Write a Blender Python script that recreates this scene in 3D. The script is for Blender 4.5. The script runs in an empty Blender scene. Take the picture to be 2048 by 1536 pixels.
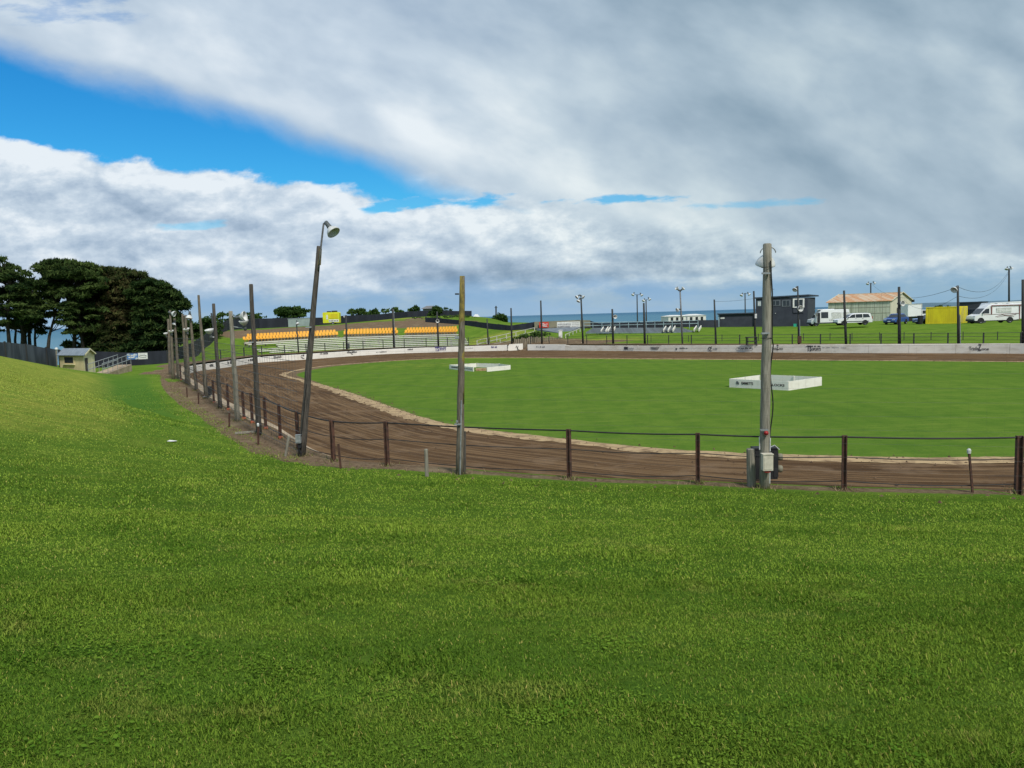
import bpy, math, random
import numpy as np
from mathutils import Vector, Matrix
random.seed(7); RNG = np.random.default_rng(11)
sc = bpy.context.scene
C = sc.collection
R = math.radians

# ------------------------------------------------------------------ camera
F = 1500.0
PITCH = math.atan(136.5/F); ROLL = math.atan(0.0285)
CAM = Vector((0, 0, 5.0))
f_ = Vector((0, math.cos(PITCH), -math.sin(PITCH)))
up0 = Vector((0, math.sin(PITCH), math.cos(PITCH)))
r_ = Vector((1, 0, 0))*math.cos(ROLL) - up0*math.sin(ROLL)
u_ = up0*math.cos(ROLL) + Vector((1, 0, 0))*math.sin(ROLL)
cd = bpy.data.cameras.new('camera'); cam = bpy.data.objects.new('camera', cd); C.objects.link(cam)
m = Matrix((r_, u_, -f_)).transposed().to_4x4(); m.translation = CAM
cam.matrix_world = m
cd.sensor_width = 36; cd.lens = F/2048*36; cd.clip_start = 0.1; cd.clip_end = 90000
sc.camera = cam
def ray(px, py): return f_ + r_*((px-1024)/F) - u_*((py-768)/F)
def atz(px, py, z):
    d = ray(px, py); return CAM + d*((z-CAM.z)/d.z)
def aty(px, py, Y):
    d = ray(px, py); return CAM + d*(Y/d.y)
def V(*a): return Vector(a)

# ------------------------------------------------------------------ objects
def tag(o, label=None, cat=None, group=None, kind=None):
    if label: o['label'] = label
    if cat: o['category'] = cat
    if group: o['group'] = group
    if kind: o['kind'] = kind
    return o
def empty(name, loc, label, cat, group=None, rz=0):
    o = bpy.data.objects.new(name, None); C.objects.link(o)
    o.location = loc; o.rotation_euler = (0, 0, rz); o.empty_display_size = .2
    return tag(o, label, cat, group)
def root_loc(p):
    v = Vector((0, 0, 0))
    while p is not None: v = v + p.location; p = p.parent
    return v
class MB:
    def __init__(s): s.v = []; s.f = []
    def add(s, vs, fs):
        n = len(s.v); s.v += [tuple(v) for v in vs]; s.f += [tuple(i+n for i in f) for f in fs]; return s
    def box(s, c, size, ax=None, az=None):
        c = Vector(c); ax = Vector(ax).normalized() if ax is not None else V(1, 0, 0)
        az = Vector(az).normalized() if az is not None else V(0, 0, 1)
        ay = az.cross(ax).normalized(); az = ax.cross(ay)
        h = [q/2 for q in size]
        vs = [c+ax*(i*h[0])+ay*(j*h[1])+az*(k*h[2]) for i in (-1, 1) for j in (-1, 1) for k in (-1, 1)]
        return s.add(vs, [(0, 1, 3, 2), (4, 6, 7, 5), (0, 4, 5, 1), (2, 3, 7, 6), (0, 2, 6, 4), (1, 5, 7, 3)])
    def bar(s, a, b, w, h):
        a = Vector(a); b = Vector(b); d = b-a; L = d.length
        if L < 1e-6: return s
        up = V(0, 0, 1) if abs(d.z) < .95*L else V(0, 1, 0)
        side = up.cross(d).normalized(); up = d.cross(side).normalized()
        return s.box((a+b)/2, (L, w, h), d, up)
    def tube(s, pts, rad, n=8, cap=True):
        pts = [Vector(p) for p in pts]
        if not isinstance(rad, (list, tuple)): rad = [rad]*len(pts)
        vs = []; fs = []
        d0 = (pts[1]-pts[0]).normalized()
        ref = V(0, 0, 1) if abs(d0.z) < .9 else V(1, 0, 0)
        for i, p in enumerate(pts):
            d = (pts[min(i+1, len(pts)-1)]-pts[max(i-1, 0)]).normalized()
            a = ref.cross(d)
            if a.length < 1e-4: a = V(0, 1, 0).cross(d)
            a.normalize(); b = d.cross(a)
            for k in range(n):
                t = 2*math.pi*k/n; vs.append(p+(a*math.cos(t)+b*math.sin(t))*rad[i])
        for i in range(len(pts)-1):
            for k in range(n):
                k2 = (k+1) % n; fs.append((i*n+k, i*n+k2, (i+1)*n+k2, (i+1)*n+k))
        if cap:
            fs.append(tuple(range(n-1, -1, -1))); fs.append(tuple((len(pts)-1)*n+k for k in range(n)))
        return s.add(vs, fs)
    def lathe(s, prof, c, axis, n=16, cap=False):      # prof: (r, h) along axis
        c = Vector(c); d = Vector(axis).normalized()
        ref = V(0, 0, 1) if abs(d.z) < .9 else V(1, 0, 0)
        a = ref.cross(d).normalized(); b = d.cross(a); vs = []; fs = []
        for r, h in prof:
            for k in range(n):
                t = 2*math.pi*k/n; vs.append(c+d*h+(a*math.cos(t)+b*math.sin(t))*r)
        for i in range(len(prof)-1):
            for k in range(n):
                k2 = (k+1) % n; fs.append((i*n+k, i*n+k2, (i+1)*n+k2, (i+1)*n+k))
        if cap:
            fs.append(tuple(range(n-1, -1, -1))); fs.append(tuple((len(prof)-1)*n+k for k in range(n)))
        return s.add(vs, fs)
    def poly(s, pts, d):                               # polygon extruded along d
        n = len(pts); d = Vector(d); pts = [Vector(p) for p in pts]
        vs = pts+[p+d for p in pts]
        fs = [tuple(range(n-1, -1, -1)), tuple(range(n, 2*n))]+[(i, (i+1) % n, n+(i+1) % n, n+i) for i in range(n)]
        return s.add(vs, fs)
    def build(s, name, mat, parent=None, loc=None, smooth=False):
        me = bpy.data.meshes.new(name)
        off = root_loc(parent) if parent is not None else (Vector(loc) if loc is not None else Vector((0, 0, 0)))
        a = np.array(s.v, dtype=np.float64).reshape(-1, 3)-np.array(off)
        me.from_pydata(a.tolist(), [], s.f); me.update()
        if smooth: me.polygons.foreach_set('use_smooth', [True]*len(me.polygons))
        if mat: me.materials.append(mat)
        o = bpy.data.objects.new(name, me); C.objects.link(o)
        if parent is not None: o.parent = parent
        elif loc is not None: o.location = loc
        return o
def copy_tree(o, parent=None):
    c = o.copy(); C.objects.link(c)
    if parent is not None: c.parent = parent
    for ch in list(o.children): copy_tree(ch, c)
    return c
def text_mesh(s, size, origin, xd, zd, mat, parent, name='lettering', offset=.0, squash=1.0, extr=.004):
    cu = bpy.data.curves.new('lettering', 'FONT'); cu.body = s; cu.size = size; cu.offset = offset; cu.extrude = extr
    cu.resolution_u = 3
    o = bpy.data.objects.new('tmp', cu); C.objects.link(o)
    dg = bpy.context.evaluated_depsgraph_get(); dg.update()
    me = bpy.data.meshes.new_from_object(o.evaluated_get(dg)); bpy.data.objects.remove(o)
    xd = Vector(xd).normalized(); zd = Vector(zd).normalized(); nd = xd.cross(zd)
    off = Vector(origin)-root_loc(parent)
    for v in me.vertices: v.co = off+xd*(v.co.x*squash)+zd*v.co.y+nd*v.co.z
    me.name = name; me.materials.clear(); me.materials.append(mat)
    t = bpy.data.objects.new(name, me); C.objects.link(t); t.parent = parent
    return t

# ------------------------------------------------------------------ materials
def nodes(name):
    mt = bpy.data.materials.new(name); mt.use_nodes = True
    nt = mt.node_tree; nt.nodes.clear(); return mt, nt
def N(nt, t, **k):
    n = nt.nodes.new(t)
    for a, b in k.items():
        if a == 'inp':
            for i, v in b.items():
                if isinstance(v, bpy.types.NodeSocket): nt.links.new(v, n.inputs[i])
                else: n.inputs[i].default_value = v
        else: setattr(n, a, b)
    return n
def M_(nt, op, a, b=None, c=None, clamp=False):
    n = nt.nodes.new('ShaderNodeMath'); n.operation = op; n.use_clamp = clamp
    for i, v in enumerate((a, b, c)):
        if v is None: continue
        if isinstance(v, bpy.types.NodeSocket): nt.links.new(v, n.inputs[i])
        else: n.inputs[i].default_value = v
    return n.outputs[0]
def mixc(nt, fac, a, b, mode='MIX'):
    n = nt.nodes.new('ShaderNodeMix'); n.data_type = 'RGBA'; n.blend_type = mode
    for i, v in ((0, fac), (6, a), (7, b)):
        if isinstance(v, bpy.types.NodeSocket): nt.links.new(v, n.inputs[i])
        elif i == 0: n.inputs[0].default_value = v
        else: n.inputs[i].default_value = (*v, 1)
    return n.outputs[2]
def smooth(nt, x, a, b):
    n = nt.nodes.new('ShaderNodeMapRange'); n.interpolation_type = 'SMOOTHSTEP'
    nt.links.new(x, n.inputs[0])
    for i, v in ((1, a), (2, b)):
        if isinstance(v, bpy.types.NodeSocket): nt.links.new(v, n.inputs[i])
        else: n.inputs[i].default_value = v
    return n.outputs[0]
def noise(nt, vec, scale, detail=4, rough=.55, dist=0, dim='3D'):
    n = nt.nodes.new('ShaderNodeTexNoise'); n.noise_dimensions = dim
    n.inputs['Scale'].default_value = scale; n.inputs['Detail'].default_value = detail
    n.inputs['Roughness'].default_value = rough; n.inputs['Distortion'].default_value = dist
    nt.links.new(vec, n.inputs['Vector']); return n.outputs[0]
def vscale(nt, vec, s, rot=(0, 0, 0)):
    n = nt.nodes.new('ShaderNodeMapping'); nt.links.new(vec, n.inputs[0])
    n.inputs['Scale'].default_value = s; n.inputs['Rotation'].default_value = rot; return n.outputs[0]
def finish(nt, col, rough=.8, metal=0, spec=.3, bump=None, bstr=.3, bdist=.02):
    p = nt.nodes.new('ShaderNodeBsdfPrincipled'); o = nt.nodes.new('ShaderNodeOutputMaterial')
    if isinstance(col, bpy.types.NodeSocket): nt.links.new(col, p.inputs['Base Color'])
    else: p.inputs['Base Color'].default_value = (*col, 1)
    if isinstance(rough, bpy.types.NodeSocket): nt.links.new(rough, p.inputs['Roughness'])
    else: p.inputs['Roughness'].default_value = rough
    p.inputs['Metallic'].default_value = metal; p.inputs['Specular IOR Level'].default_value = spec
    if bump is not None:
        b = nt.nodes.new('ShaderNodeBump'); b.inputs['Strength'].default_value = bstr; b.inputs['Distance'].default_value = bdist
        nt.links.new(bump, b.inputs['Height']); nt.links.new(b.outputs[0], p.inputs['Normal'])
    nt.links.new(p.outputs[0], o.inputs[0]); return p
def mat(name, c1, c2=None, scale=3, rough=.7, metal=0, spec=.3, stretch=(1, 1, 1), bstr=.2, bdist=.01, detail=5, lo=.35, hi=.65):
    mt, nt = nodes(name)
    if c2 is None: c2 = tuple(x*.75 for x in c1)
    tc = N(nt, 'ShaderNodeTexCoord')
    n1 = noise(nt, vscale(nt, tc.outputs['Object'], stretch), scale, detail)
    col = mixc(nt, smooth(nt, n1, lo, hi), c1, c2)
    finish(nt, col, rough, metal, spec, n1, bstr, bdist); return mt

MT = {}
MT['wood'] = mat('weathered_wood', (.21, .18, .135), (.08, .066, .05), 6, .85, stretch=(8, 8, .5), bstr=.6, lo=.3, hi=.7)
MT['wood_pale'] = mat('grey_timber', (.31, .29, .235), (.15, .138, .108), 6, .85, stretch=(8, 8, .5), bstr=.6, lo=.3, hi=.7)
MT['wood_dark'] = mat('dark_timber', (.10, .088, .075), (.045, .04, .035), 6, .85, stretch=(6, 6, .5), bstr=.4)
MT['wood_far'] = mat('creosote_timber', (.05, .055, .055), (.03, .03, .03), 3, .85, stretch=(6, 6, .5))
MT['wood_moss'] = mat('mossy_timber', (.26, .20, .05), (.12, .10, .04), 5, .9, stretch=(3, 3, 1.2), bstr=.6)
MT['rust'] = mat('rusted_steel', (.105, .050, .034), (.055, .032, .025), 9, .85, bstr=.4)
MT['galv'] = mat('galvanised_steel', (.42, .44, .45), (.28, .30, .31), 8, .45, .5)
MT['pipe'] = mat('grey_pipe', (.20, .20, .20), (.12, .12, .12), 8, .6, .2)
MT['cable'] = mat('black_cable', (.012, .014, .013), (.02, .02, .02), 8, .6)
MT['wire'] = mat('dull_wire', (.14, .14, .135), (.08, .08, .08), 8, .6, .3)
MT['lampw'] = mat('enamel_shade', (.66, .67, .66), (.45, .46, .44), 4, .35)
MT['lampd'] = mat('lamp_housing', (.10, .115, .12), (.06, .07, .07), 4, .5)
MT['glass'] = mat('dark_glass', (.02, .026, .03), (.035, .04, .045), 1, .08, spec=.6)
MT['cream'] = mat('cream_box', (.58, .54, .44), (.44, .41, .33), 6, .5)
MT['red'] = mat('red_plastic', (.45, .03, .03), (.3, .02, .02), 4, .4)
MT['black'] = mat('black_rubber', (.015, .016, .018), (.025, .025, .028), 4, .6)
MT['orange'] = mat('orange_plastic', (.55, .14, .07), (.35, .1, .05), 6, .5)
MT['seat'] = mat('orange_seat_plastic', (.84, .44, .06), (.72, .35, .045), 2, .45)
MT['whitebench'] = mat('white_painted_timber', (.80, .78, .70), (.62, .60, .54), 3, .7, stretch=(.6, 6, 6))
MT['whitepaint'] = mat('white_paint', (.76, .76, .74), (.60, .60, .57), 3, .6)
MT['vehw'] = mat('white_car_paint', (.78, .79, .80), (.70, .71, .72), .6, .25, spec=.6)
MT['vehb'] = mat('blue_car_paint', (.04, .10, .32), (.03, .08, .26), .6, .25, spec=.6)
MT['vehbl'] = mat('pale_blue_car_paint', (.13, .22, .48), (.10, .18, .42), .6, .25, spec=.6)
MT['yellow'] = mat('yellow_steel', (.72, .62, .02), (.60, .50, .02), 1.2, .5, stretch=(1, 1, .4))
MT['greeny'] = mat('lime_yellow_panel', (.70, .72, .03), (.6, .6, .03), 1.2, .5)
MT['charcoal'] = mat('charcoal_paint', (.035, .042, .058), (.026, .031, .045), 1.0, .7)
MT['charside'] = mat('charcoal_trim', (.05, .058, .075), (.04, .045, .06), 1.0, .7)
MT['winframe'] = mat('grey_window_frame', (.12, .14, .16), (.09, .10, .12), 2, .5)
MT['roofdark'] = mat('dark_roofing', (.04, .055, .08), (.03, .04, .06), 2, .5)
MT['text'] = mat('black_lettering', (.03, .03, .04), (.045, .045, .055), 10, .6)
MT['textg'] = mat('faded_lettering', (.22, .22, .24), (.40, .40, .40), 4, .7)
MT['textb'] = mat('navy_lettering', (.06, .05, .20), (.10, .09, .25), 6, .6)
MT['redsign'] = mat('red_sign_board', (.62, .045, .03), (.52, .04, .03), 2, .5)
MT['hoard'] = mat('khaki_hoarding', (.25, .235, .17), (.18, .17, .125), .8, .8)
MT['greydeck'] = mat('grey_ramp_surface', (.17, .20, .23), (.12, .14, .16), 1.5, .8)
MT['bluebench'] = mat('pale_blue_bench', (.26, .36, .40), (.17, .24, .28), 1.5, .6)
MT['shedwall'] = mat('cream_weatherboard', (.72, .67, .42), (.62, .57, .36), 1.5, .8)
MT['shedshade'] = mat('shaded_weatherboard', (.66, .55, .33), (.56, .46, .28), 1.5, .8)  # same boards as the cream end wall, shade on the front put into colour
MT['shedroof'] = mat('grey_iron_roof', (.22, .26, .30), (.14, .17, .20), 2, .5, stretch=(4, .5, 1))
MT['rustroof'] = mat('rusting_iron_roof', (.46, .25, .13), (.50, .40, .29), .8, .75, stretch=(1.6, .25, .25), lo=.4, hi=.62)
MT['barnwall'] = mat('green_cladding', (.50, .53, .43), (.36, .39, .30), 1.1, .8, stretch=(3, 3, .25))
MT['barngable'] = mat('lit_gable_cladding', (.62, .60, .47), (.52, .50, .39), 1.1, .8, stretch=(3, 3, .25))  # paler than the green walls, sunlight on the gable put into the colour
MT['contgrey'] = mat('green_grey_container_steel', (.34, .41, .40), (.27, .33, .33), .8, .6)
MT['contside'] = mat('grey_panel', (.36, .40, .40), (.28, .31, .31), .8, .6)
MT['greensign'] = mat('green_board', (.02, .36, .22), (.02, .28, .18), 2, .5)
MT['bluesign'] = mat('blue_banner', (.10, .22, .48), (.5, .56, .62), 2.2, .6, lo=.5, hi=.55)
MT['bark'] = mat('dark_bark', (.055, .048, .04), (.03, .026, .022), 3, .9)
MT['silver'] = mat('silver_rim', (.45, .46, .47), (.3, .3, .3), 6, .3, .7)
MT['lens'] = mat('headlamp_lens', (.6, .62, .64), (.5, .5, .5), 3, .15)
MT['stripe'] = mat('maroon_stripe', (.22, .09, .08), (.16, .07, .07), 3, .5)
MT['tail'] = mat('tail_lamp_red', (.35, .03, .02), (.3, .02, .02), 3, .3)
MT['timberret'] = mat('split_timber', (.34, .29, .21), (.20, .165, .12), 3, .9, stretch=(5, 5, .5))
MT['railp'] = mat('weathered_white_rail', (.50, .50, .44), (.36, .36, .31), 3, .7)
MT['stone'] = mat('pale_house_wall', (.72, .72, .68), (.60, .60, .58), 1, .7)
MT['slate'] = mat('slate_roof', (.20, .20, .20), (.14, .14, .14), 1, .7)

def fence_mat(name, c1, c2, s=9.0):
    mt, nt = nodes(name); tc = N(nt, 'ShaderNodeTexCoord')
    w = N(nt, 'ShaderNodeTexWave', bands_direction='X', inp={'Scale': s})
    nt.links.new(vscale(nt, tc.outputs['Object'], (1, .35, 0)), w.inputs[0])
    n1 = noise(nt, vscale(nt, tc.outputs['Object'], (.8, .8, .15)), 1.2, 3)
    col = mixc(nt, smooth(nt, n1, .4, .65), c1, c2)
    finish(nt, col, .75, 0, .3, w.outputs[1], .5, .03); return mt
MT['darkfence'] = fence_mat('navy_black_sheeting', (.018, .021, .032), (.026, .03, .044))
MT['greyfence'] = fence_mat('weathered_grey_sheeting', (.035, .045, .058), (.085, .10, .12), 4)

# ground materials --------------------------------------------------
def grass_mat(name, infield=False):
    mt, nt = nodes(name); tc = N(nt, 'ShaderNodeTexCoord'); P = tc.outputs['Object']
    big = noise(nt, P, .09, 3, .5); mid = noise(nt, P, .7, 5, .6)
    fine = noise(nt, P, 9.0, 6, .7); vfine = noise(nt, P, 45, 3, .7)
    streak = noise(nt, vscale(nt, P, (.22, 2.2, 1), (0, 0, R(-6 if infield else 8))), 1.0, 4, .6)
    streak2 = noise(nt, vscale(nt, P, (.5, 4.5, 1), (0, 0, R(-4 if infield else 6))), 1.6, 6, .72)
    g1 = (.088, .165, .022); g2 = (.125, .208, .030); g3 = (.215, .275, .042); gd = (.056, .122, .016)
    if infield: g1 = (.080, .155, .023); g2 = (.112, .185, .029); g3 = (.155, .215, .040); gd = (.050, .120, .018)
    col = mixc(nt, smooth(nt, mid, .35, .68), g1, g2)
    col = mixc(nt, M_(nt, 'MULTIPLY', smooth(nt, streak, .45, .75), .55), col, g3)
    col = mixc(nt, M_(nt, 'MULTIPLY', smooth(nt, big, .5, .7), .4), col, gd)
    col = mixc(nt, M_(nt, 'MULTIPLY', smooth(nt, fine, .5, .72), .5), col, gd)
    col = mixc(nt, M_(nt, 'MULTIPLY', smooth(nt, vfine, .55, .8), .35), col, g3)
    col = mixc(nt, M_(nt, 'MULTIPLY', smooth(nt, streak2, .52, .70), .45), col, g3)
    col = mixc(nt, M_(nt, 'MULTIPLY', smooth(nt, streak2, .46, .32), .55), col, gd)
    if infield:                                        # faint mown stripes
        wv = N(nt, 'ShaderNodeTexWave', bands_direction='X', inp={'Scale': .16, 'Distortion': 2.0}); nt.links.new(vscale(nt, P, (1, .62, 0)), wv.inputs[0])
        col = mixc(nt, M_(nt, 'MULTIPLY', smooth(nt, wv.outputs[1], .4, .6), .14), col, (.130, .220, .030))
        col = mixc(nt, M_(nt, 'MULTIPLY', smooth(nt, noise(nt, P, 3.2, 5, .7), .54, .66), .35), col, gd)
    at = N(nt, 'ShaderNodeVertexColor', layer_name='mask')
    sp = N(nt, 'ShaderNodeSeparateColor'); nt.links.new(at.outputs[0], sp.inputs[0])
    dryc = mixc(nt, smooth(nt, streak2, .36, .62), (.29, .295, .058), (.120, .190, .030))
    dryc = mixc(nt, M_(nt, 'MULTIPLY', smooth(nt, noise(nt, P, 2.6, 6, .7), .5, .64), .6), dryc, (.12, .19, .028))
    dryc = mixc(nt, M_(nt, 'MULTIPLY', smooth(nt, noise(nt, P, 6.0, 4, .7), .48, .66), .45), dryc, (.29, .30, .06))
    dm = smooth(nt, M_(nt, 'ADD', sp.outputs[0], M_(nt, 'MULTIPLY', M_(nt, 'SUBTRACT', mid, .5), .7)), .3, .75)
    col = mixc(nt, dm, col, dryc)
    dirt = mixc(nt, smooth(nt, fine, .35, .65), (.20, .145, .095), (.115, .08, .052))
    dirt = mixc(nt, M_(nt, 'MULTIPLY', smooth(nt, mid, .5, .7), .6), dirt, (.255, .205, .13))
    e = M_(nt, 'ADD', sp.outputs[1], M_(nt, 'MULTIPLY', M_(nt, 'SUBTRACT', noise(nt, P, 2.2, 5, .7), .5), .55))
    col = mixc(nt, smooth(nt, e, .42, .58), col, dirt)
    lush = mixc(nt, smooth(nt, fine, .4, .7), (.066, .155, .026), (.045, .115, .02))
    col = mixc(nt, M_(nt, 'MULTIPLY', sp.outputs[2], .8), col, lush)
    col = mixc(nt, M_(nt, 'MULTIPLY', M_(nt, 'SUBTRACT', 1.0, at.outputs['Alpha']), .55), col, (.030, .066, .008))  # darker thatch under the near blades, with shade between blades put into its colour
    bmp = M_(nt, 'ADD', fine, M_(nt, 'MULTIPLY', vfine, .5))
    finish(nt, col, 1.0, 0, .0, bmp, .7, .05); return mt
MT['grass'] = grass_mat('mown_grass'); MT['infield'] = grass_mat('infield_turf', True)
def track_mat():
    mt, nt = nodes('graded_clay'); tc = N(nt, 'ShaderNodeTexCoord'); uv = tc.outputs['UV']; P = tc.outputs['Object']
    s1 = noise(nt, vscale(nt, uv, (.05, 1.0, 1)), 1.6, 5, .6, .3)
    s2 = noise(nt, vscale(nt, uv, (.10, 3.2, 1)), 2.0, 4, .6)
    s3 = noise(nt, P, 5, 6, .7)
    col = mixc(nt, smooth(nt, s1, .38, .62), (.080, .043, .019), (.160, .096, .047))
    col = mixc(nt, M_(nt, 'MULTIPLY', smooth(nt, s2, .5, .66), .75), col, (.24, .155, .083))
    col = mixc(nt, M_(nt, 'MULTIPLY', smooth(nt, s2, .48, .34), .6), col, (.042, .025, .014))
    col = mixc(nt, M_(nt, 'MULTIPLY', smooth(nt, s3, .5, .7), .4), col, (.07, .048, .034))
    s4 = noise(nt, vscale(nt, uv, (.16, 2.6, 1), (0, 0, R(9))), 1.5, 5, .65); s5 = noise(nt, P, .55, 4, .6)
    col = mixc(nt, M_(nt, 'MULTIPLY', smooth(nt, s4, .55, .66), .6), col, (.050, .031, .019))
    col = mixc(nt, M_(nt, 'MULTIPLY', smooth(nt, s5, .52, .66), .45), col, (.21, .14, .085))
    h = M_(nt, 'ADD', M_(nt, 'MULTIPLY', s2, 1.5), M_(nt, 'MULTIPLY', s3, .6))
    finish(nt, col, .95, 0, .1, h, .8, .12); return mt
MT['track'] = track_mat()
MT['sand'] = mat('pale_clay_edge', (.40, .285, .155), (.20, .13, .07), 2.2, .95, lo=.42, hi=.68, bstr=.6, bdist=.05, detail=8)
MT['concrete'] = mat('weathered_concrete', (.42, .33, .23), (.27, .21, .14), 1.5, .9, detail=8)
MT['wall'] = mat('whitewashed_concrete', (.74, .70, .62), (.58, .53, .45), 1.0, .8, stretch=(1, 1, 2.5), detail=8, lo=.4, hi=.75)
MT['wallw'] = mat('fresh_white_wall', (.80, .77, .71), (.68, .64, .57), 1.0, .7, stretch=(1, 1, 2.5), detail=8, lo=.45, hi=.8)
def sea_mat():
    mt, nt = nodes('sea_water'); tc = N(nt, 'ShaderNodeTexCoord'); P = tc.outputs['Object']
    ln = N(nt, 'ShaderNodeVectorMath', operation='LENGTH'); nt.links.new(P, ln.inputs[0])
    n1 = noise(nt, vscale(nt, P, (.0004, .0016, 1)), 1, 4)
    d = M_(nt, 'ADD', ln.outputs['Value'], M_(nt, 'MULTIPLY', n1, 900))
    col = mixc(nt, smooth(nt, d, 1100, 2600), (.10, .215, .29), (.060, .17, .25))
    col = mixc(nt, smooth(nt, d, 2600, 9000), col, (.035, .125, .215))
    finish(nt, col, .6, 0, .12, noise(nt, vscale(nt, P, (.02, .1, 1)), 1, 3), .2, 1); return mt
MT['sea'] = sea_mat()
def leaf_mat(name, a, b, dead=None):
    mt, nt = nodes(name); at = N(nt, 'ShaderNodeVertexColor', layer_name='tint')
    sp = N(nt, 'ShaderNodeSeparateColor'); nt.links.new(at.outputs[0], sp.inputs[0])
    col = mixc(nt, sp.outputs[0], a, b)
    if dead: col = mixc(nt, sp.outputs[1], col, dead)
    d = N(nt, 'ShaderNodeBsdfDiffuse'); t = N(nt, 'ShaderNodeBsdfTranslucent'); mx = N(nt, 'ShaderNodeMixShader')
    nt.links.new(col, d.inputs[0]); nt.links.new(col, t.inputs[0]); mx.inputs[0].default_value = .25
    nt.links.new(d.outputs[0], mx.inputs[1]); nt.links.new(t.outputs[0], mx.inputs[2])
    o = N(nt, 'ShaderNodeOutputMaterial'); nt.links.new(mx.outputs[0], o.inputs[0]); return mt
MT['needle'] = leaf_mat('conifer_foliage', (.016, .036, .013), (.100, .145, .042), (.13, .085, .045))
MT['leaf'] = leaf_mat('shrub_foliage', (.030, .065, .018), (.085, .14, .035), (.10, .09, .05))
MT['blade'] = leaf_mat('grass_blades', (.080, .172, .017), (.335, .455, .062), (.50, .44, .13))

# value noise in numpy
def vnoise(x, y, seed=0):
    x = np.asarray(x, float); y = np.asarray(y, float)
    xi = np.floor(x).astype(np.int64); yi = np.floor(y).astype(np.int64); fx = x-xi; fy = y-yi
    fx = fx*fx*(3-2*fx); fy = fy*fy*(3-2*fy)
    def h(a, b):
        n = (a*374761393+b*668265263+seed*69069) & 0x7fffffff
        n = ((n ^ (n >> 13))*1274126177) & 0x7fffffff
        return ((n ^ (n >> 16)) & 0xffff)/65535.0
    return (h(xi, yi)*(1-fx)+h(xi+1, yi)*fx)*(1-fy)+(h(xi, yi+1)*(1-fx)+h(xi+1, yi+1)*fx)*fy
def fbm(x, y, o=4, seed=0):
    s = 0; a = .5; t = 0
    for i in range(o): s = s+a*vnoise(x*2**i, y*2**i, seed+i); t += a; a *= .5
    return s/t
def sstep(a, b, x):
    t = np.clip((np.asarray(x, float)-a)/(b-a), 0, 1); return t*t*(3-2*t)
# ------------------------------------------------------------------ layout lines
CEN = np.array([4.0, 58.0])
def catmull(P, n=12, closed=True):
    P = [np.array(p[:2], float) for p in P]; out = []; L = len(P)
    rng = range(L if closed else L-1)
    for i in rng:
        g = (lambda k: P[k % L]) if closed else (lambda k: P[min(max(k, 0), L-1)])
        a, b, c, d = g(i-1), g(i), g(i+1), g(i+2)
        for k in range(n):
            t = k/n; out.append(.5*((2*b)+(-a+c)*t+(2*a-5*b+4*c-d)*t*t+(-a+3*b-3*c+d)*t**3))
    if not closed: out.append(P[-1])
    return np.array(out)
class Polar:
    def __init__(s, pts):
        d = pts-CEN; th = np.arctan2(d[:, 1], d[:, 0]); r = np.hypot(d[:, 0], d[:, 1])
        o = np.argsort(th); s.t = th[o]; s.r = r[o]
    def __call__(s, th): return np.interp(th, s.t, s.r, period=2*math.pi)
def xy(px, py, z): p = atz(px, py, z); return (p.x, p.y)

FZ = 1.25                                              # level of the near fence foot
near_fence_px = [(2250, 993), (2036, 986), (1688, 979), (1396, 967), (1139, 958), (775, 931), (667, 922), (597, 899), (561, 877), (532, 858),
                 (505, 846), (488, 838), (457, 820), (428, 806), (410, 793), (394, 781), (378, 769), (362, 758), (348, 748)]
NF = [xy(a, b, FZ) for a, b in near_fence_px]
far_wall_px = [(377, 747), (400, 741), (455, 734), (517, 725), (612, 718.6), (717, 711), (800, 706.5), (900, 703.5), (1000, 701), (1060, 700.2), (1129, 700.5), (1250, 701.5), (1440, 703.5),
               (1700, 705.5), (1900, 706), (2060, 707), (2200, 710)]
FW = [xy(a, b, .2) for a, b in far_wall_px]
rightW = [(61, 57), (64, 46), (59, 34), (47, 24), (33, 18.5)]
def shrink(P, k):
    out = []
    for i, p in enumerate(P):
        a = np.array(P[max(i-1, 0)]); b = np.array(P[min(i+1, len(P)-1)]); d = b-a; n = np.array([-d[1], d[0]])/np.hypot(*d)
        if np.dot(CEN-np.array(p), n) < 0: n = -n
        out.append(tuple(np.array(p)+n*k))
    return out
NW = shrink(NF, .45)
Wpts = catmull(NW[::-1]+rightW[::-1] if False else NW+[(-30.0, 69.0)]+FW+rightW)
W = Polar(Wpts)
inf_px = [(2200, 917), (2048, 917), (1850, 918), (1640, 914), (1450, 907), (1300, 898), (1130, 880), (930, 856), (850, 839), (760, 809), (690, 785), (640, 770), (600, 759), (575, 753), (570, 748), (590, 742), (640, 733.5),
          (700, 728), (800, 721), (900, 716.5), (1000, 715.5), (1100, 716), (1300, 718), (1640, 720.5), (2048, 724), (2200, 727)]
IP = [xy(a, b, 0) for a, b in inf_px]
I = Polar(catmull(IP+[(52, 52), (53, 42), (46, 33), (33, 27)]))

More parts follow.
